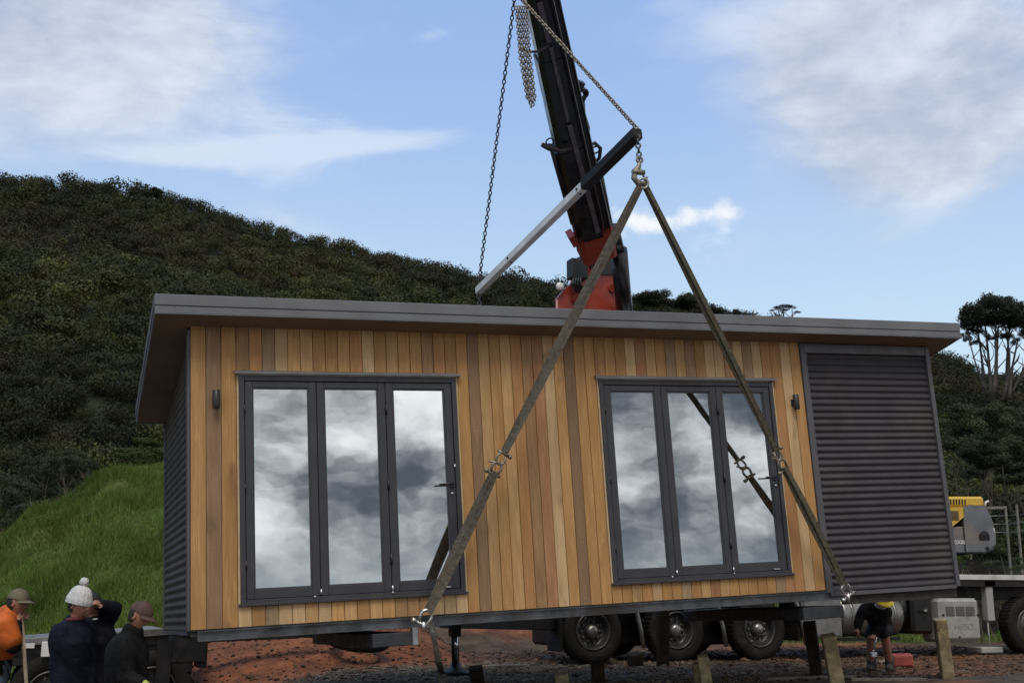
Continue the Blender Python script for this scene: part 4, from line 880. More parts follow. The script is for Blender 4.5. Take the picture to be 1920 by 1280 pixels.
# knuckle: black waist, red collar
m = MB(); m.beam(atY(1124, 522, CY_-.05), atY(1116, 455, CY_-.05), .40, .50, up=(0,1,0), bev=.06); m.beam(atY(1105, 470, CY_-.3), atY(1130, 468, CY_-.3), .08, .08); tpart(m, 'crane_knuckle', M_blackp)
def bp(x, y, off=0.0):          # point on the boom plane seen at photo x,y ; off moves towards the viewer
    v = ray(x, y); n_ = np.cross(d, np.array([1.0, 0, 0])); n_ /= np.linalg.norm(n_)
    if n_[1] > 0: n_ = -n_
    t = np.dot(BB+n_*off-CAM, n_)/np.dot(v, n_); return CAM+v*t
nb_ = np.cross(d, np.array([1.0,0,0])); nb_ /= np.linalg.norm(nb_); nb_ = -nb_ if nb_[1] > 0 else nb_
m = MB()
C0, C1 = bp(1119, 474), bp(1112, 432); m.beam(C0, C1, .53, .50, up=nb_, bev=.05)
m.tube([bp(1066, 441, .05), bp(1090, 441, .05)], .05, 12); m.beam(bp(1068, 438, .2), bp(1078, 455, .2), .10, .2, up=nb_)
m.beam(bp(1138, 440, .2), bp(1136, 425, .2), .16, .2, up=nb_, bev=.02)
tpart(m, 'boom_collar', M_red)
# boom: hexagonal outer section, with inner telescopes above
def hexbeam(mb, a, b, wd, dp, dx=0):
    a = np.array(a); b = np.array(b); dd = (b-a)/np.linalg.norm(b-a); side = np.cross(dd, nb_); side /= np.linalg.norm(side); P = []
    pr = [(-.5,-.30),(-.30,-.5),(.30,-.5),(.5,-.30),(.5,.32),(.36,.5),(-.36,.5),(-.5,.32)]
    for p in (a, b):
        for u, v in pr: P.append(p+side*u*wd+nb_*v*dp)
    n = len(pr); mb.add(P, [tuple(range(n))[::-1], tuple(range(n, 2*n))]+[(i, (i+1)%n, n+(i+1)%n, n+i) for i in range(n)])
m = MB(); A = bp(1113, 440); Bm = bp(1071, 268); hexbeam(m, A, Bm, .54, .46); hexbeam(m, Bm, bp(1036, 100), .49, .43); hexbeam(m, bp(1036,100), bp(1012,-20), .44, .40); hexbeam(m, bp(1012, -20), BT, .40, .36)
boom = tpart(m, 'crane_boom', M_blackp)
# second boom layer at the right (hydraulic pipes), purple-grey strips painted in as the boom's highlight, cylinder
m = MB()
for (xa, ya, xb, yb, wd, of) in [(1140,436,1040,-10,.075,.20),(1146,436,1046,-10,.03,.27),(1134,436,1034,-10,.03,.30)]: m.beam(bp(xa, ya, of), bp(xb, yb, of), wd, .12 if wd > .05 else .03, up=nb_, bev=.01)
sbuild(m, 'boom_pipe', M_blackp, boom, TO)
m = MB(); m.beam(bp(1122, 436, .26), bp(1068, 235, .25), .075, .03, up=nb_, bev=.008); m.build('highlight_strip', mat('purple_grey_highlight', (.16,.145,.17), .35, .5, .5, .25, 6), boom, TO).location = (0,0,0)
m = MB(); m.beam(bp(1066, 228, .24), bp(1033, 90, .24), .055, .03, up=nb_, bev=.008); m.beam(bp(1030, 80, .23), bp(1012, 5, .23), .075, .03, up=nb_, bev=.008); sbuild(m, 'highlight_strip', MATS['purple_grey_highlight'], boom, TO)
m = MB(); m.tube([bp(1150, 425, -.1), bp(1162, 478, -.12)], [.085,.10], 16); m.tube([bp(1160, 468, -.12), atY(1176, 640, CY_-.1)], .135, 20); m.tube([bp(1124, 330, -.05), bp(1146, 440, -.08)], .06, 14); tpart(m, 'lift_cylinder', M_blackp)
m = MB(); m.tube([bp(1085, 440, .1), bp(1038, 288, .1)], .035, 10); m.tube([bp(1072, 420, .15), bp(1030, 270, .15)], .022, 8)
sbuild(m, 'hose_rod', M_blackp, boom, TO)
m = MB()                                           # bracket arm crossing the boom, with a rope ring
m.tube([bp(1018, 273, .28), bp(1034, 278, .34), bp(1052, 284, .36), bp(1072, 277, .30)], [.028,.04,.035,.02], 8); m.beam(bp(1016, 271, .28), bp(1032, 280, .30), .05, .05); m.torus(bp(1031, 266, .3), nb_, .055, .012, 14, 6); m.tube([bp(1036, 285, .3), bp(1042, 310, .3)], .02, 8)
m.tube([bp(973, 88, .28), bp(990, 98, .3), bp(1010, 97, .33), bp(1030, 86, .28)], .018, 8)
sbuild(m, 'bracket', mat('boom_bracket', (.06,.05,.055), .5, .3), boom, TO)
m = MB()                                           # hose loops and clamps on the right side
hosep = [bp(1085, 165, .05), bp(1094, 168, .0), bp(1098, 178, 0), bp(1092, 190, 0), bp(1094, 215, 0), bp(1102, 240, 0), bp(1101, 265, 0), bp(1096, 300, .05)]
m.tube(hosep, .035, 8); m.beam(bp(1082, 155, .05), bp(1094, 160, .05), .07, .08, up=nb_); m.torus(bp(1094, 176, .05), nb_, .06, .022, 14, 8)
m.tube([bp(1104, 275, .1), bp(1115, 268, .1), bp(1126, 278, .1), bp(1124, 296, .1), bp(1116, 305, .1)], .028, 8); m.torus(bp(1117, 281, .1), nb_, .055, .014, 16, 6)
m.tube([bp(1075, 120, .1), bp(1090, 200, .12), bp(1110, 300, .12), bp(1128, 380, .1)], .018, 6)
m.build('hose', mat('hose_rubber', (.03,.035,.04), .45), boom, TO).location = (0,0,0)
m = MB()                                           # valve block left of the knuckle, round lamp
for k in range(7): x = 1076+k*3.2; m.tube([atY(x, 500-k*2, CY_-.4), atY(x+1, 486-k*1.5, CY_-.4)], .016, 6)
m.box(atY(1072, 520, CY_-.46), atY(1092, 492, CY_-.25), bev=.02); m.beam(atY(1070, 488, CY_-.35), atY(1090, 486, CY_-.35), .03, .03)
for k in range(4): m.tube([atY(1078+k*4, 515, CY_-.42), atY(1072+k*5, 532, CY_-.5), atY(1082+k*6, 548, CY_-.4)], .02, 6)
for k in range(5): m.tube([atY(1100+k*7, 505, CY_-.38), atY(1096+k*8, 480, CY_-.45), atY(1100+k*7, 458, CY_-.35)], .016, 6)
tpart(m, 'valve_block', mat('valve_metal', (.03,.035,.04), .4, .5, var=.3, vscale=20), crane_base)
m = MB(); m.lathe([(0,.03),(.055,.03),(.07,.0),(.05,-.05),(0,-.06)], atY(1050, 537, CY_-.35), (0,-1,0), 20); tpart(m, 'work_lamp', mat('lamp_lens', (.75,.74,.70), .25), crane_base)
m = MB(); m.tube([atY(1057, 545, CY_-.25), atY(1050, 537, CY_-.3)], .012, 6); tpart(m, 'lamp_stalk', M_black, crane_base)
# boom head and hook block above the picture
m = MB(); m.tube([BT-np.array([.2,0,0]), BT+np.array([.2,0,0])], .22, 24); m.tube([BT, HK+np.array([0,0,.35])], .012, 6); m.lathe([(0,-.18),(.10,-.15),(.13,0),(.10,.15),(0,.18)], HK+np.array([0,0,.25]), (1,0,0), 20); m.torus(HK+np.array([0,0,.03]), (0,1,0), .05, .015, 16, 8)
m.build('hoist_block', M_yellow, boom, TO).location = (0,0,0)
# stabiliser: beam out from the truck, black sleeve, chrome ram, foot
jt = at(852, 1160, 14.6); jb = at(854, 1277, 14.7); jb[2] = float(zg(jb[0], jb[1]))+.02
m = MB(); m.beam((tx(1100), TY+.6, GT+.55), (jt[0]-.1, jt[1]+.05, jt[2]-.02), .16, .18, bev=.01)
sb = tpart(m, 'stabiliser', M_black)
mid_ = jt+(jb-jt)*.30
for a_, b_, r_, mt, nm in ((jt+np.array([0,0,.15]), mid_, .072, M_black, 'leg_sleeve'), (mid_, jb+np.array([0,0,.10]), .038, M_chrome, 'leg_ram')):
    m = MB(); (m.tube([a_, b_], r_, 20) if nm == 'leg_ram' else m.beam(a_, b_, .13, .13, up=(0,1,0), bev=.01)); m.build(nm, mt, sb, TO).location = (0,0,0)
m = MB(); off = np.array([.045, .05, 0]); m.tube([mid_+off, jb+off*1.0+np.array([0,0,.1])], .022, 8); m.tube([mid_-off, jb-off+np.array([0,0,.1])], .02, 8); m.lathe([(0,.14),(.06,.13),(.07,.07),(.19,.03),(.20,0),(0,0)], jb, (0,0,1), 24); m.build('foot_plate', M_black, sb, TO).location = (0,0,0)

# ================================================================== low trailer at the left
TLo = np.array([float(atY(95, 1305, 5)[0]), 5.0, float(zg(-1.0, 5.0))]); tr_ = empty('flat_trailer', TLo, label='low flat trailer with pale deck edge behind the workers at the lower left', cat='trailer')
def lpart(mb, name, m_, parent=None): o = mb.build(name, m_, parent or tr_, TLo); o.location = (0,0,0); return o
pl, pr = atY(60, 1199, 5), atY(316, 1180, 5); dd = (pr-pl)/np.linalg.norm(pr-pl); pl = pl-dd*5
m = MB(); m.beam(pl+np.array([0,.0,-.02]), pr+np.array([0,0,-.02]), .03, .085, bev=.004); m.beam(pl+np.array([0,1.2,-.02]), pr+np.array([0,1.2,-.02]), 2.36, .04); lpart(m, 'deck', mat('worn_deck', (.19,.19,.185), .5, .2, .5, .3, 5, dirt=.8, dirtcol=(.08,.065,.05)))
m = MB(); m.beam(pl+np.array([0,.3,-.19]), pr+np.array([0,.3,-.19]), .5, .22, bev=.01); m.beam(pl+np.array([0,2.0,-.19]), pr+np.array([0,2.0,-.19]), .2, .22)
m.beam(pl+np.array([0,.05,-.12]), pr+np.array([0,.05,-.12]), .05, .09); m.box(atY(316, 1185, 5.0), atY(374, 1236, 5.6), bev=.01); m.box(atY(318, 1236, 5.02), atY(352, 1256, 5.5), bev=.01); m.box(atY(374, 1197, 5.05), atY(379, 1248, 5.5), bev=.01)
m.box(atY(296, 1200, 4.97), atY(312, 1290, 5.3)); lpart(m, 'chassis', M_black)
m = MB(); m.beam(atY(316, 1196, 5.6), atY(560, 1186, 5.6), .14, .14, bev=.01); m.beam(atY(540, 1187, 5.6), atY(640, 1190, 5.6), .10, .10); lpart(m, 'drawbar', M_black)
m = MB(); sc_ = atY(672, 1199, 5.5); m.torus(sc_, (.05,-.22,1), .36, .085, 40, 12); lpart(m, 'spare_wheel', M_rubber)
m = MB(); a_ = atY(85, 1205, 4.98); m.box(a_+np.array([-.04,-.03,-.16]), a_+np.array([.06,-.002,.02]), bev=.004); m.box(a_+np.array([-.35,-.012,-.06]), a_+np.array([-.12,-.002,.0]), bev=.004); lpart(m, 'stake_bracket', M_white)
for x in (95, 285, -120):
    c_ = atY(x, 1304-(x-95)*.05, 5.0); add_wheel(c_[0], 5.02, c_[2], tr_, TLo, True, .50); add_wheel(c_[0], 7.3, c_[2], tr_, TLo, True, .50, out=1)

# ================================================================== foundation posts
def post(x0, y0, x1, y1, dep, wd, label, m_=M_timber, rotz=.5, cat='post', foot=True):
    t0 = at(x0, y0, dep); b0 = at(x1, y1, dep); gz = float(zg(b0[0], b0[1])); 
    k = (gz-.1-t0[2])/(b0[2]-t0[2]); b1 = t0+(b0-t0)*max(k, .6)
    ax = t0-b1; L = np.linalg.norm(ax); ax /= L; m = MB(); up = np.array([sin(rotz), cos(rotz), 0]); m.beam(b1-b1, ax*L, wd, wd, up=up, bev=.008)
    if wd > .1:      # sawn kerf and bolt hole
        m.tube([ax*L*.8-up*wd*.55, ax*L*.8+up*wd*.3], .012, 8)
    o = m.build('foundation_post', m_); o.location = b1; tag(o, label, cat, 'wooden posts standing in the ground under the cabin')
    return o
post(1553, 1190, 1568, 1275, 13.3, .155, 'tallest pale timber post, square topped, below the left end of the corrugated wall')
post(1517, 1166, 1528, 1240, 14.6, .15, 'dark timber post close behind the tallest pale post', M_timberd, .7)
post(1762, 1160, 1775, 1258, 14.4, .14, 'pale timber post in front of the louvred grey box', rotz=.45)
post(1317, 1228, 1326, 1285, 13.0, .12, 'pale timber post with stepped top below the right-hand door')
post(1306, 1243, 1311, 1285, 13.1, .09, 'thin offcut nailed to the side of the stepped timber post', rotz=.2)
post(1052, 1262, 1056, 1288, 12.8, .14, 'short pale post top just showing at the bottom edge left of the first truck wheel')
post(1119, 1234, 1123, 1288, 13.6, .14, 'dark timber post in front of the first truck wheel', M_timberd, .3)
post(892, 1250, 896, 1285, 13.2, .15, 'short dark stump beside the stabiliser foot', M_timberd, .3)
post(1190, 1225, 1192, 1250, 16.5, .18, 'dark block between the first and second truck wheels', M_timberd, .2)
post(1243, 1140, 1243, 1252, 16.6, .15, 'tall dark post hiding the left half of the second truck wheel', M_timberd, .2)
# red fuel can lying by the truck, planks and rubble
c_ = at(1685, 1226, 16.5); gz = float(zg(c_[0], c_[1])); e = empty('fuel_can', (c_[0], c_[1], gz), label='faded red fuel can lying on its side in front of the fuel tank', cat='fuel can')
m = MB(); m.box((-.20,-.09,.0), (.20,.09,.20), bev=.035); m.box((-.15,-.10,.04), (.15,-.088,.16), bev=.01); m.build('can_body', mat('faded_red', (.30,.055,.04), .6, var=.3, dirt=.6), e)
m = MB(); m.tube([(.19,0,.14), (.27,0,.17), (.31,0,.15)], .022, 10); m.tube([(-.1,0,.2),(-.1,0,.235),(.1,0,.235),(.1,0,.2)], .012, 6); m.build('spout_and_handle', M_black, e)
for i, (x0, y0, x1, y1, dep, lab) in enumerate([(1435,1262,1600,1254,13.9,'long grey plank lying flat on the gravel below the right-hand door'),(1590,1272,1730,1262,13.6,'weathered plank lying flat near the tallest pale post'),(900,1244,990,1240,16.2,'short plank end on the gravel behind the stabiliser foot'),(1640,1207,1700,1205,17.3,'pale board resting below the fuel tank')]):
    a, b = at(x0, y0, dep), at(x1, y1, dep+.3); a[2] = float(zg(a[0], a[1]))+.03; b[2] = float(zg(b[0], b[1]))+.03; c_ = (a+b)/2; m = MB(); m.beam(a-c_, b-c_, .14, .035, bev=.004); o = m.build('plank', mat('grey_timber', (.22,.19,.15), .85, var=.35, vscale=8, dirt=.5)); o.location = c_; tag(o, lab, 'plank', 'planks lying on the building platform')

# ================================================================== digger in the field
gx0 = at(1730, 1035, 28); EX = np.array([gx0[0], gx0[1], float(zg(gx0[0], gx0[1]))])
RGT = MW[:, 0].copy(); RGT[2] = 0; RGT /= np.linalg.norm(RGT); ang = math.atan2(RGT[1], RGT[0])
ex = empty('digger', label='yellow and grey tracked digger parked beyond the truck, half hidden by the cabin', cat='digger'); ex.matrix_world = Matrix.Translation(Vector(EX)) @ Matrix.Rotation(ang, 4, 'Z')
zz = lambda y: float(at(1730, y, 28)[2])-EX[2]
xx_ = lambda x: (x-1730)/(F/28)
m = MB(); P = [(xx_(1816),0),(xx_(1816),1)]
prof = [(1812,1036),(1812,948),(1830,942),(1852,946),(1862,956),(1868,975),(1872,1000),(1871,1018),(1864,1030),(1850,1036)]
def pris(mb, pr, y0, y1): mb.poly([(xx_(x), y0, zz(y)) for x, y in pr], (0, y1-y0, 0))
pris(m, prof, .06, 2.2); pris(m, [(x if x < 1815 else x-4, y+(2 if y < 1000 else -2)) for x, y in prof], 0, .058); pris(m, [(x if x < 1815 else x-4, y+(2 if y < 1000 else -2)) for x, y in prof], 2.202, 2.26)
cwt = m.build('counterweight', M_exgrey, ex)
m = MB(); m.tube([(xx_(1852), -.01, zz(1028)), (xx_(1852), .05, zz(1028))], .05, 12); m.lathe([(.11,0),(.11,.012),(0,.012)], (xx_(1848), .0, zz(1003)), (0,-1,0), 16); m.box((xx_(1838), -.013, zz(1012)), (xx_(1858), -.001, zz(1001)), bev=.02); sbuild(m, 'hitch_recess', M_dark, cwt)
m = MB(); m.box((xx_(1866), .0, zz(998)), (xx_(1869), .04, zz(989)), bev=.01); m.tube([(xx_(1860), .2, zz(948)), (xx_(1863), .2, zz(938)), (xx_(1868), .2, zz(936))], .03, 8); m.build('tail_lamp', mat('lamp_clear', (.7,.7,.66), .3), cwt)
m = MB(); m.box((xx_(1600), .04, zz(1036)), (xx_(1811), 2.2, zz(986)), bev=.02); m.build('lower_body', M_exgrey, ex)
m = MB(); pris(m, [(1700,985),(1700,949),(1815,949),(1815,966),(1790,986)], .0, 2.2); ye = m.build('engine_panel', M_yellow, ex)
m = MB(); m.box((xx_(1786), -.012, zz(974)), (xx_(1803), -.002, zz(956)), bev=.003); m.build('decal', mat('brown_decal', (.10,.07,.02), .5, var=.3, vscale=20), ye)
m = MB(); m.box((xx_(1690), .05, zz(948.6)), (xx_(1855), 2.1, zz(928)), bev=.05); eh = m.build('engine_hood', M_yellow, ex)
m = MB()
for k in range(16): x = 1735+k*5.5; m.box((xx_(x), .035, zz(944)), (xx_(x+2.4), .048, zz(934)))
m.build('vent_slots', M_dark, eh)
text_mesh('0X8L', .13, 'lettering', M_letter, ex, Matrix.Translation((xx_(1803), .03, zz(1016))) @ RX90)
m = MB(); m.tube([(xx_(1790), 1.2, zz(930)), (xx_(1790), 1.2, zz(915)), (xx_(1793), 1.2, zz(903))], .045, 10); m.build('exhaust', mat('rusty_pipe', (.15,.09,.06), .7, var=.3), ex)
m = MB(); m.box((xx_(1560), .2, zz(1030)), (xx_(1655), 1.2, zz(905)), bev=.08); cb = m.build('operator_cab', M_yellow, ex)
m = MB(); m.box((xx_(1567), .185, zz(985)), (xx_(1648), .198, zz(912)), bev=.01); m.build('cab_window', mat('dark_glass', (.02,.025,.03), .08), cb)
m = MB(); m.beam((xx_(1570), 1.6, zz(1010)), (xx_(1430), 1.6, zz(820)), .35, .5, up=(0,1,0), bev=.03, w2=.3, h2=.35); m.beam((xx_(1430), 1.6, zz(820)), (xx_(1330), 1.6, zz(1000)), .26, .35, up=(0,1,0), bev=.02, h2=.22); bo = m.build('boom_arm', M_yellow, ex)
m = MB(); m.poly([(xx_(1318), 1.2, zz(1000)), (xx_(1345), 1.2, zz(1000)), (xx_(1365), 1.2, zz(1045)), (xx_(1330), 1.2, zz(1060)), (xx_(1305), 1.2, zz(1035))], (0,.8,0)); m.build('bucket', M_exgrey, bo)
for y0 in (.1, 1.75):
    m = MB(); tz = zz(1040)*.95; r_ = tz/2; pts = [(xx_(1590)+r_*cos(a)-0, y0, r_+r_*sin(a)) for a in np.linspace(pi/2, 3*pi/2, 9)]+[(xx_(1830)+r_*cos(a), y0, r_+r_*sin(a)) for a in np.linspace(-pi/2, pi/2, 9)]
    m.poly(pts, (0,.5,0)); m.build('track', M_rubber, ex)
m = MB(); m.lathe([(.7,0),(.7,zz(1036)-.5)], (xx_(1710), 1.15, .5), (0,0,1), 24); m.box((xx_(1620), .6, .3), (xx_(1800), 1.75, .6)); m.build('undercarriage', M_black, ex)
# wire fence far right
fb = at(1884, 1000, 36); fz = float(zg(fb[0], fb[1])); fe = empty('wire_fence', (fb[0], fb[1], fz), label='weathered post and wire fence at the foot of the hill by the right edge', cat='fence')
fo = np.array([fb[0], fb[1], fz]); fps = []
for x, ytop, dep in [(1760,950,37),(1812,949,36.6),(1884,948,36),(1905,945,35.5),(1960,940,35),(2010,936,34.5)]:
    tp = at(x, ytop, dep); g0 = float(zg(tp[0], tp[1]))-.1; m = MB(); m.beam((tp[0], tp[1], g0), (tp[0]+.02, tp[1], tp[2]), .05, .05, up=(0,1,0)); m.build('fence_post', mat('fence_timber', (.21,.19,.16), .9, var=.2), fe, fo).location = (0,0,0); fps.append((tp, g0))
m = MB(); m.beam(fps[0][0]-np.array([0,0,.05]), fps[2][0]-np.array([0,0,.05]), .06, .08); m.build('rail', MATS['fence_timber'], fe, fo).location = (0,0,0)
m = MB()
for f_ in (.3, .55, .8):
    for a, b in zip(fps[:-1], fps[1:]): m.tube([a[0]*1+np.array([0,-.06,-f_]), b[0]+np.array([0,-.06,-f_])], .006, 4)
sbuild(m, 'wire', M_galv, fe, fo)

# ================================================================== people
def ev_mesh(me, mods):
    o = bpy.data.objects.new('tmp', me); COL.objects.link(o)
    for typ, kw in mods:
        md = o.modifiers.new(typ, typ)
        for k, v in kw.items(): setattr(md, k, v)
    dg = bpy.context.evaluated_depsgraph_get(); r_ = bpy.data.meshes.new_from_object(o.evaluated_get(dg)); bpy.data.objects.remove(o); return r_
def limbs(J, edges, grow=0):
    """tapered limbs with rounded joints, overlapping, ready to be fused into one surface"""
    mb = MB(); R_ = lambda n: (J[n][1][0] if hasattr(J[n][1], '__len__') else J[n][1])+grow
    for a, b in edges:
        pa, pb = np.array(J[a][0]), np.array(J[b][0]); ra, rb = R_(a), R_(b); pts = [pa+(pb-pa)*t for t in (0,.25,.5,.75,1)]; bulge = .10 if (a[:2], b[:2]) in (('hi','kn'),('kn','an'),('sh','el'),('el','wr')) else 0
        mb.tube(pts, [ra+(rb-ra)*t+bulge*ra*sin(pi*t)*(1-t)*1.2 for t in (0,.25,.5,.75,1)], 18)
    for n in {n for e_ in edges for n in e_}:
        r_ = J[n][1]; q_ = (r_[0]+grow, r_[1]+grow) if hasattr(r_, '__len__') else (r_+grow,)*2
        mb.sphere(J[n][0], (q_[0], q_[1] if hasattr(r_, '__len__') else q_[0], q_[0]), 18, 12)
    me = bpy.data.meshes.new('lm'); me.from_pydata(mb.v, [], mb.f); me.update(); return me
def skin_mesh(J, edges, root, grow=0, sub=2):
    return ev_mesh(limbs(J, edges, grow), [('REMESH', dict(mode='VOXEL', voxel_size=.014, use_smooth_shade=True)), ('SMOOTH', dict(iterations=10, factor=.6))])
def join_remesh(meshes, vox):
    bm = bmesh.new()
    for m_ in meshes: bm.from_mesh(m_)
    me = bpy.data.meshes.new('j'); bm.to_mesh(me); bm.free()
    return ev_mesh(me, [('REMESH', dict(mode='VOXEL', voxel_size=vox, use_smooth_shade=True)), ('SMOOTH', dict(iterations=2, factor=.5))])
def fold(me, amp, sc):
    n = len(me.vertices); co = np.empty(n*3, np.float32); me.vertices.foreach_get('co', co); co = co.reshape(-1, 3); no = np.empty(n*3, np.float32); me.vertices.foreach_get('normal', no); no = no.reshape(-1, 3)
    co = co+no*(amp*(fbm(co[:, 0]*1.3+co[:, 2]*.6, co[:, 2]+co[:, 1], sc, 3, 1)))[:, None]; me.vertices.foreach_set('co', co.astype(np.float32).ravel()); me.update()
def put(me, name, m_, parent, org):
    me.transform(Matrix.Translation(-Vector(org))); me.materials.clear(); me.materials.append(m_); me.name = name
    me.polygons.foreach_set('use_smooth', [True]*len(me.polygons)); return link(name, me, parent)
def head_mesh(c, fwd, up, s_=1.0):
    """head about centre c, facing fwd"""
    fwd = np.array(fwd, float); up = np.array(up, float); fwd /= np.linalg.norm(fwd); up = up-fwd*np.dot(up, fwd); up /= np.linalg.norm(up); lf = np.cross(up, fwd); mb = MB(); n, k_ = 40, 30; P = []
    for i in range(k_+1):
        t = pi*i/k_
        for j in range(n):
            a = 2*pi*j/n; x, y, z = sin(t)*cos(a), sin(t)*sin(a), cos(t); r_ = 1.0
            if x > 0:
                r_ += .26*math.exp(-(y/.13)**2-((z+.18)/.17)**2)*x+.10*math.exp(-(y/.09)**2-((z+.0)/.22)**2)*x      # nose
                r_ -= .08*math.exp(-((abs(y)-.34)/.16)**2-((z-.08)/.13)**2)                                         # eye sockets
                r_ += .05*math.exp(-((z-.25)/.12)**2-(y/.6)**2)                                                      # brow
                r_ += .06*math.exp(-(y/.28)**2-((z+.50)/.08)**2)-.04*math.exp(-(y/.3)**2-((z+.56)/.03)**2)           # lips
                r_ += .09*math.exp(-(y/.3)**2-((z+.85)/.16)**2)                                                      # chin
            w_ = 1-.22*max(0, -z)**1.5
            P.append(np.array(c)+s_*(fwd*x*r_*.100*(1-.10*max(0, -z)*(x < 0)*2)+lf*y*r_*.077*w_+up*z*r_*.122))
    mb.add(P, [(i*n+j, (i+1)*n+j, (i+1)*n+(j+1)%n, i*n+(j+1)%n) for i in range(k_) for j in range(n)], True)
    for sg in (-1, 1): mb.torus(np.array(c)+s_*(lf*sg*.079-fwd*.008-up*.012), lf*sg+fwd*-.4, .020*s_, .008*s_, 12, 6, 1.5, up)
    me = bpy.data.meshes.new('h'); me.from_pydata(mb.v, [], mb.f); me.update(); return me, (fwd, up, lf)
def hand_mesh(wr, d_, nrm, curl=.5, side=1, s_=1.0):
    """palm and five fingers: wrist, direction along the hand, palm normal"""
    d_ = np.array(d_, float); d_ /= np.linalg.norm(d_); nrm = np.array(nrm, float); nrm = nrm-d_*np.dot(nrm, d_); nrm /= np.linalg.norm(nrm); sd_ = np.cross(d_, nrm)*side; wr = np.array(wr, float); mb = MB()
    mb.tube([wr-d_*.03, wr+d_*.01, wr+d_*.05, wr+d_*.085], [.026,.028,.034,.030], 10)
    mb.box((-.0,-.038,-.013), (.088,.038,.013), rot=np.stack([d_, sd_, nrm], 1), o=(0,0,0), bev=.01); 
    for i in range(len(mb.v)-24, len(mb.v)): mb.v[i] = tuple(np.array(mb.v[i])+wr)
    for k, ln in enumerate((.072, .082, .076, .060)):
        p = wr+d_*.080+sd_*(.030-.020*k); dr = d_.copy(); pts = [p-d_*.01]; c_ = curl*(1+.1*k)
        for j in range(3):
            a = c_*.9; dr = dr*cos(a)+nrm*sin(a); dr /= np.linalg.norm(dr); pts.append(pts[-1]+dr*ln*(.42,.33,.27)[j]*1.1)
        mb.tube(pts, [.0095,.009,.0085,.007], 8)
    p = wr+d_*.02+sd_*.03; t1 = p+(d_*.6+sd_*.75+nrm*.25)*.042; t2 = t1+(d_*.75+sd_*.2+nrm*.6)*.034; mb.tube([p, t1, t2], [.014,.011,.008], 8)
    me = bpy.data.meshes.new('hd'); me.from_pydata(mb.v, [], mb.f); me.update(); return me
def person(label, dep, J0, head, legs, top_m, trouser_m, boots_m, hands, hat, grow=.022, group=None, hs=1.0, sleeves=('el','wr'), trousers_to='an'):
    dep = dep*(1.05 if dep < 12 else 1); dy = 5 if dep < 12 else 0; J = {k: (at(v[0], v[1]+dy, dep+v[2]), v[3]) for k, v in J0.items()}
    for sd_ in 'LR':
        for a in ('kn','an','to'):
            pass
    org = (J['anL'][0]+J['anR'][0])/2; org = np.array([org[0], org[1], float(zg(org[0], org[1]))])
    e = empty('person', org, label=label, cat='person', group=group)
    tor = [('pe','be'),('be','ch'),('ch','nk'),('nk','hb')]; arms = [('ch','shL'),('shL','elL'),('elL','wrL'),('ch','shR'),('shR','elR'),('elR','wrR')]; lg = [('pe','hiL'),('hiL','knL'),('knL','anL'),('pe','hiR'),('hiR','knR'),('knR','anR')]
    sk = limbs(J, tor+arms+lg); hc, hf_, hu_ = head; hcw = at(hc[0], hc[1]+dy, dep+hc[2]); hm, ax = head_mesh(hcw, hf_, hu_, hs)
    parts = [sk, hm]
    for wr, el, nrm, curl, side in hands: p = J[wr][0]; dd_ = p-J[el][0]; parts.append(hand_mesh(p, dd_, nrm, curl, side))
    put(join_remesh(parts, .008), 'body', M_skin, e, org)
    jk = skin_mesh(J, [('pe','be'),('be','ch'),('ch','nk')]+arms, 'pe', grow); fold(jk, .035, 9); put(jk, 'jacket', top_m, e, org)
    tr2 = skin_mesh(J, [('be','pe')]+lg if trousers_to == 'an' else [('be','pe'),('pe','hiL'),('hiL','knL'),('pe','hiR'),('hiR','knR')], 'pe', grow*.8); fold(tr2, .03, 8); put(tr2, 'trousers' if trousers_to == 'an' else 'shorts', trouser_m, e, org)
    for s2 in 'LR':
        an = J['an'+s2][0]; to = J['to'+s2][0]; mb = MB(); dd_ = to-an; dd_[2] = 0; dd_ /= np.linalg.norm(dd_); g0 = float(zg(an[0], an[1]))
        mb.tube([an+np.array([0,0,.10]), an, np.array([an[0], an[1], g0+.06])], [.062,.06,.062], 12); mb.tube([np.array([an[0], an[1], g0+.05])-dd_*.08, np.array([an[0], an[1], g0+.055]), np.array([an[0], an[1], g0+.05])+dd_*.12, np.array([an[0], an[1], g0+.035])+dd_*.19], [.045,.055,.05,.03], 12)
        mb.build('boot', boots_m, e, org).location = (0,0,0)
    f, u, l = ax; mb = MB()
    for sg in (-1, 1): mb.sphere(hcw+hs*(f*.083+l*sg*.030+u*.012), .010, 8, 6)
    sbuild(mb, 'eye', mat('eye_dark', (.02,.015,.012), .3), e, org)
    mb = MB(); n, k_ = 32, 14; P = []                     # short hair at the back and sides
    for i in range(k_+1):
        t = pi*.72*i/k_
        for j in range(n):
            a = 2*pi*j/n; x, y, z = sin(t)*cos(a), sin(t)*sin(a), cos(t); lim = .90+.16*float(sstep(np.array(max(-.05-x*1.0+.25*(z > .3), (z-.55)*2.5)), -.05, .08))
            P.append(hcw+hs*(f*x*.100*lim*1.02+l*y*.080*lim+u*z*.122*lim*1.01))
    mb.add(P, [(i*n+j, (i+1)*n+j, (i+1)*n+(j+1)%n, i*n+(j+1)%n) for i in range(k_) for j in range(n)], True); mb.build('hair', mat('dark_hair', (.03,.022,.016), .7, 0, .3, .3, 60), e, org).location = (0,0,0)
    hat(e, org, hcw, f*hs, u*hs, l*hs); return e, J, org
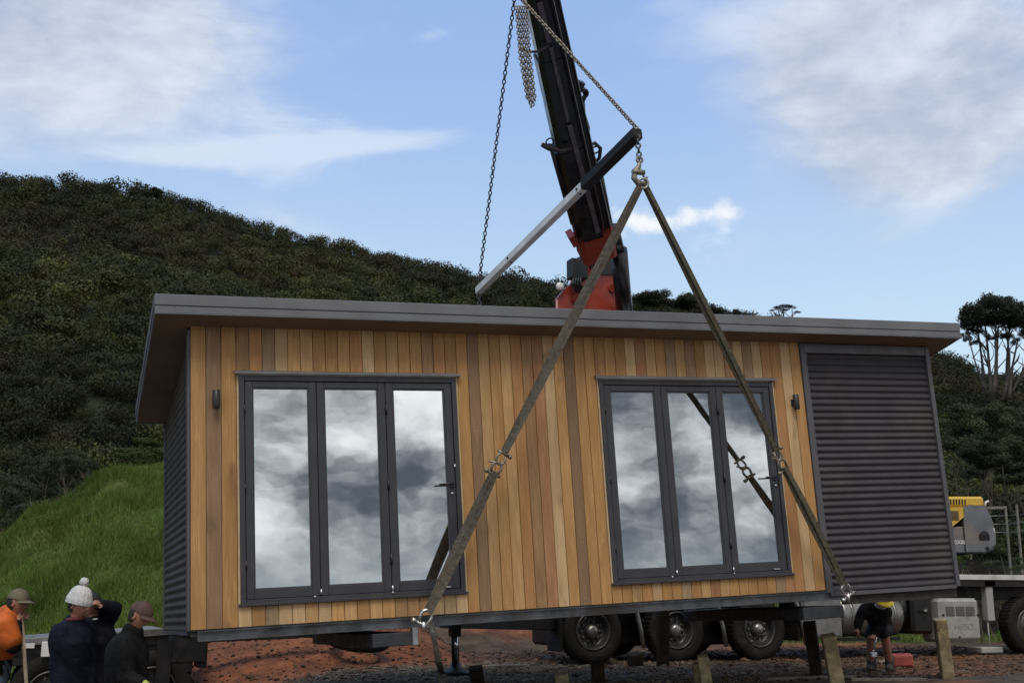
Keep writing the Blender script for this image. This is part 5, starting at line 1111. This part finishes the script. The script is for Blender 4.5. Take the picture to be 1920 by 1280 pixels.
def cap(m_, tilt=0.0):
    def fn(e, org, c, f, u, l):
        mb = MB(); n, k_ = 32, 10; P = []
        for i in range(k_+1):
            t = pi*.5*i/k_
            for j in range(n):
                a = 2*pi*j/n; x, y, z = sin(t)*cos(a), sin(t)*sin(a), cos(t); seam = 1-.012*(abs(sin(3*a)) < .12); P.append(c+u*.030+(f*x*.112+l*y*.092+u*z*.105)*seam)
        mb.add(P, [(i*n+j, (i+1)*n+j, (i+1)*n+(j+1)%n, i*n+(j+1)%n) for i in range(k_) for j in range(n)], True); mb.sphere(c+u*.137, .009, 8, 6)
        cp = mb.build('cap', m_, e, org); cp.location = (0,0,0); mb = MB(); n = 14; P = []
        for i in range(n+1):
            a = -1.15+2.3*i/n
            for rr, dz in ((.105, .030), (.105+.075*cos(a*.95)**.6, .010)): 
                for th in (0, .005): P.append(c+f*cos(a)*rr*1.03+l*sin(a)*(rr*.86)+u*(dz+th-.012*sin(a)**2))
        mb.add(P, [(4*i+a_, 4*i+b_, 4*i+4+b_, 4*i+4+a_) for i in range(n) for a_, b_ in ((0,2),(2,3),(3,1),(1,0))]+[(0,1,3,2),(4*n,4*n+2,4*n+3,4*n+1)], True); mb.build('peak', m_, cp, org).location = (0,0,0)
    return fn
def beanie(m_):
    def fn(e, org, c, f, u, l):
        mb = MB(); n, k_ = 64, 16; P = []
        for i in range(k_+1):
            t = i/k_; z = -.01+.17*(1-t) if False else None
            ph = pi*.56*i/k_; rr = sin(ph)**.85*.118; h_ = .03+cos(ph)*.145
            for j in range(n):
                a = 2*pi*j/n; rb = 1+.045*sin(a*16+(i % 2)*1.5)*(i > 1)+(.06 if i >= k_-3 else 0); P.append(c-f*.008+f*cos(a)*rr*rb+l*sin(a)*rr*rb*.88+u*h_)
        mb.add(P, [(i*n+j, (i+1)*n+j, (i+1)*n+(j+1)%n, i*n+(j+1)%n) for i in range(k_) for j in range(n)], True); b_ = mb.build('knitted_hat', m_, e, org); b_.location = (0,0,0)
        mb = MB(); r3 = np.random.default_rng(3); mb.sphere(c+u*.205-f*.01, .040, 18, 12, lambda q_: 1+.22*(r3.random()-.5)); mb.build('pompom', m_, b_, org).location = (0,0,0)
    return fn
UP = np.array([0,0,1.0]); FW = MW[:, 1].copy(); FW[2] = 0; FW /= np.linalg.norm(FW); RT = RGT
dn = lambda x: x
M_orange = mat('orange_vest', (.52,.115,.02), .7, 0, .3, .15, 8); M_navy = mat('navy_jacket', (.006,.008,.020), .85, 0, .2, .25, 10, .4, 40); M_bk = mat('black_jacket', (.007,.007,.008), .85, 0, .2, .3, 10, .4, 40)
M_jean = mat('jeans', (.10,.14,.19), .85, 0, .2, .3, 14, .3, 90); M_trs = mat('dark_trousers', (.014,.015,.02), .85, 0, .2, .3, 8); M_boot = mat('boot_leather', (.05,.035,.025), .7, var=.3)
# worker leaning on a staff (orange vest over black)
eA, JA, oA = person('worker in khaki cap and orange vest leaning both hands on a wooden staff', 10.5,
    dict(pe=(-14,1262,0,.135), be=(-8,1222,0,.125), ch=(2,1178,0,(.15,.13)), nk=(16,1150,0,.062), hb=(27,1138,0,.058), shL=(5,1163,.17,.062), elL=(20,1212,.20,.045), wrL=(38,1160,.05,.028), shR=(8,1165,-.17,.062), elR=(25,1208,-.20,.045), wrR=(33,1163,-.06,.028),
         hiL=(-14,1285,.10,.09), knL=(-2,1375,.10,.06), anL=(-14,1458,.10,.042), toL=(10,1470,.1,.03), hiR=(-14,1285,-.10,.09), knR=(6,1375,-.12,.06), anR=(-4,1458,-.12,.042), toR=(20,1470,-.1,.03)),
    ((33,1123,0), RT*1.0-UP*.14-FW*.1, UP+RT*.15), None, M_bk, M_jean, M_boot,
    [('wrL','elL', -UP+RT*.6, .75, 1), ('wrR','elR', -UP+RT*.6, .8, -1)], cap(mat('khaki_cap', (.13,.11,.07), .8, var=.2)), .020, 'workers watching the lift', hs=.92)
vj = {k: JA[k] for k in ('be','ch','nk','shL','shR')}; vj['be'] = (JA['ch'][0]*.5+JA['be'][0]*.5, .135); vs_ = (JA['shL'][0]*.35+JA['elL'][0]*.65, .052); vj['slL'] = vs_; vj['slR'] = (JA['shR'][0]*.35+JA['elR'][0]*.65, .052)
vm = skin_mesh(vj, [('be','ch'),('ch','nk'),('ch','shL'),('ch','shR'),('shL','slL'),('shR','slR')], 'ch', .052); fold(vm, .03, 9); put(vm, 'vest', M_orange, eA, oA)
sg_ = at(40, 1161, 10.99); sb_ = at(70, 1400, 10.85); sb_[2] = float(zg(sb_[0], sb_[1])); m = MB(); m.tube([sg_-sb_+UP*.03, (sg_-sb_)*.5, np.zeros(3)], [.017,.018,.019], 10)
o = m.build('staff', mat('staff_wood', (.36,.28,.19), .7, var=.2)); o.location = sb_; tag(o, 'long pale wooden staff under the hands of the man in the orange vest', 'staff')
# man in white beanie shading his face with a raised arm
eB, JB, oB = person('man in navy fleece and white pompom beanie looking down, arms at his sides', 9.9,
    dict(pe=(133,1290,0,(.14,.12)), be=(133,1240,0,(.14,.12)), ch=(134,1192,0,(.15,.12)), nk=(140,1162,0,.062), hb=(144,1148,0,.056), shL=(158,1178,.12,.062), elL=(164,1240,.10,.046), wrL=(166,1290,.0,.03), shR=(114,1182,-.08,.064), elR=(110,1245,-.12,.048), wrR=(120,1298,-.18,.03),
         hiL=(150,1315,.05,.09), knL=(152,1405,.02,.06), anL=(152,1490,.05,.042), toL=(170,1500,-.05,.03), hiR=(120,1315,-.05,.09), knR=(122,1405,-.08,.06), anR=(118,1490,-.05,.042), toR=(132,1500,-.15,.03)),
    ((148,1127,0), RT*.93-FW*.32-UP*.22, UP+RT*.1), None, M_navy, M_trs, M_boot,
    [('wrL','elL', FW*.3+RT*.8, .4, 1), ('wrR','elR', FW*.3+RT*.8, .4, -1)], beanie(mat('white_knit', (.66,.66,.66), .95, 0, .1, .12, 60, .8, 90)), .030, 'workers watching the lift', hs=.94)
eE, JE, oE = person('man in dark jacket half hidden behind the beanie wearer, forearm raised to his brow', 10.3,
    dict(pe=(184,1290,0,(.13,.12)), be=(182,1240,0,(.13,.12)), ch=(180,1192,0,(.15,.12)), nk=(176,1160,0,.062), hb=(174,1146,0,.056), shL=(194,1160,.14,.06), elL=(214,1136,.04,.046), wrL=(190,1129,-.08,.03), shR=(166,1178,-.12,.06), elR=(168,1240,-.16,.046), wrR=(186,1285,-.20,.03),
         hiL=(190,1315,.09,.09), knL=(194,1400,.05,.06), anL=(192,1480,.05,.042), toL=(210,1490,-.05,.03), hiR=(176,1315,-.05,.09), knR=(178,1400,-.08,.06), anR=(174,1480,-.05,.042), toR=(190,1490,-.15,.03)),
    ((168,1129,0), RT*.95-FW*.2-UP*.1, UP+RT*.1), None, mat('dark_blue_jacket', (.007,.008,.014), .85, 0, .2, .25, 10, .4, 40), M_trs, M_boot,
    [('wrL','elL', RT*-.3-UP*.8-FW*.2, .25, 1), ('wrR','elR', FW*.3+RT*.8, .4, -1)], cap(mat('black_cap', (.015,.015,.018), .8)), .030, 'workers watching the lift', hs=.92)
m = MB(); c_ = at(178, 1160, 10.82-.22); m.beam(c_-RT*.02, c_+RT*.022+UP*.004, .004, .010, up=UP); m.build('chest_badge', M_white, eE, oE).location = (0,0,0)
m = MB(); c_ = at(142, 1160, 10.4); m.torus(c_, UP*1-RT*.12, .072, .020, 20, 8); m.build('collar', mat('maroon_collar', (.10,.02,.02), .8), eB, oB).location = (0,0,0)
# man in brown cap, hunched
eC, JC, oC = person('hunched man in black jacket and brown cap nearest the cabin corner', 9.5,
    dict(pe=(238,1330,0,.145), be=(236,1280,0,.145), ch=(238,1222,0,(.16,.15)), nk=(248,1180,0,.066), hb=(255,1166,0,.058), shL=(244,1200,.17,.065), elL=(262,1262,.16,.048), wrL=(284,1290,.0,.03), shR=(232,1204,-.17,.068), elR=(236,1265,-.22,.050), wrR=(262,1276,-.26,.032),
         hiL=(240,1350,.09,.095), knL=(262,1420,.09,.062), anL=(246,1490,.1,.045), toL=(270,1500,.1,.03), hiR=(236,1350,-.09,.095), knR=(258,1420,-.1,.062), anR=(238,1490,-.1,.045), toR=(262,1500,-.1,.03)),
    ((262,1148,0), RT*.9-FW*.25-UP*.42, UP+RT*.4), None, M_bk, M_trs, M_boot,
    [('wrL','elL', -UP*.6+RT*.2, .6, 1), ('wrR','elR', -UP*.8, .6, -1)], cap(mat('brown_cap', (.075,.04,.032), .8, var=.2)), .026, 'workers watching the lift', hs=.92)
m = MB(); c_ = JC['wrR'][0]; m.tube([c_-RT*.03, c_+RT*.03-UP*.01, c_+RT*.07-UP*.03], [.044,.048,.04], 12); m.build('glove', mat('hi_vis_glove', (.42,.50,.12), .7, var=.3), eC, oC).location = (0,0,0)
# worker bending under the cabin beside the fuel tank
DD = 15.6; gyD = 1122+(-float(zg(*at(1650, 1200, DD)[:2]))+.1055)/DD*F*.985
eD, JD, oD = person('worker in yellow cap, dark top and shorts bending under the cabin by the fuel tank', DD,
    dict(pe=(1652,1168,.30,.13), be=(1646,1156,.18,.13), ch=(1640,1144,.04,(.15,.13)), nk=(1650,1134,-.06,.062), hb=(1655,1129,-.09,.056), shL=(1662,1146,-.02,.06), elL=(1652,1172,-.10,.042), wrL=(1641,1188,-.16,.028), shR=(1622,1142,.0,.06), elR=(1611,1160,-.06,.042), wrR=(1608,1176,-.14,.028),
         hiL=(1660,1178,.30,.09), knL=(1658,1186,-.02,.06), anL=(1668,gyD-14,.10,.042), toL=(1664,gyD-4,-.1,.03), hiR=(1640,1178,.30,.09), knR=(1632,1188,.0,.06), anR=(1634,gyD-14,.12,.042), toR=(1628,gyD-4,-.1,.03)),
    ((1657,1123,-.12), -FW*.75-UP*.55-RT*.05, UP-FW*.6), None, M_bk, M_trs, M_boot,
    [('wrL','elL', -FW*.2-RT*.6, .6, 1), ('wrR','elR', RT*.6, .4, -1)], cap(mat('yellow_cap', (.62,.47,.04), .7)), .022, None, trousers_to='kn')
m = MB(); m.torus(JD['nk'][0]-FW*.03, UP-FW*.5, .06, .025, 18, 8); m.build('collar', M_white, eD, oD).location = (0,0,0)
o_ = JD['wrL'][0]-UP*.09; m = MB(); m.tube([UP*.10+RT*.02, np.zeros(3), -UP*.14-RT*.05], .014, 8); m.box((-.09,-.02,-.20), (.0,.02,-.14), bev=.006); ob = m.build('hammer', M_steel); ob.location = o_; tag(ob, 'bright steel hand tool hanging from the hand of the worker under the cabin', 'tool')
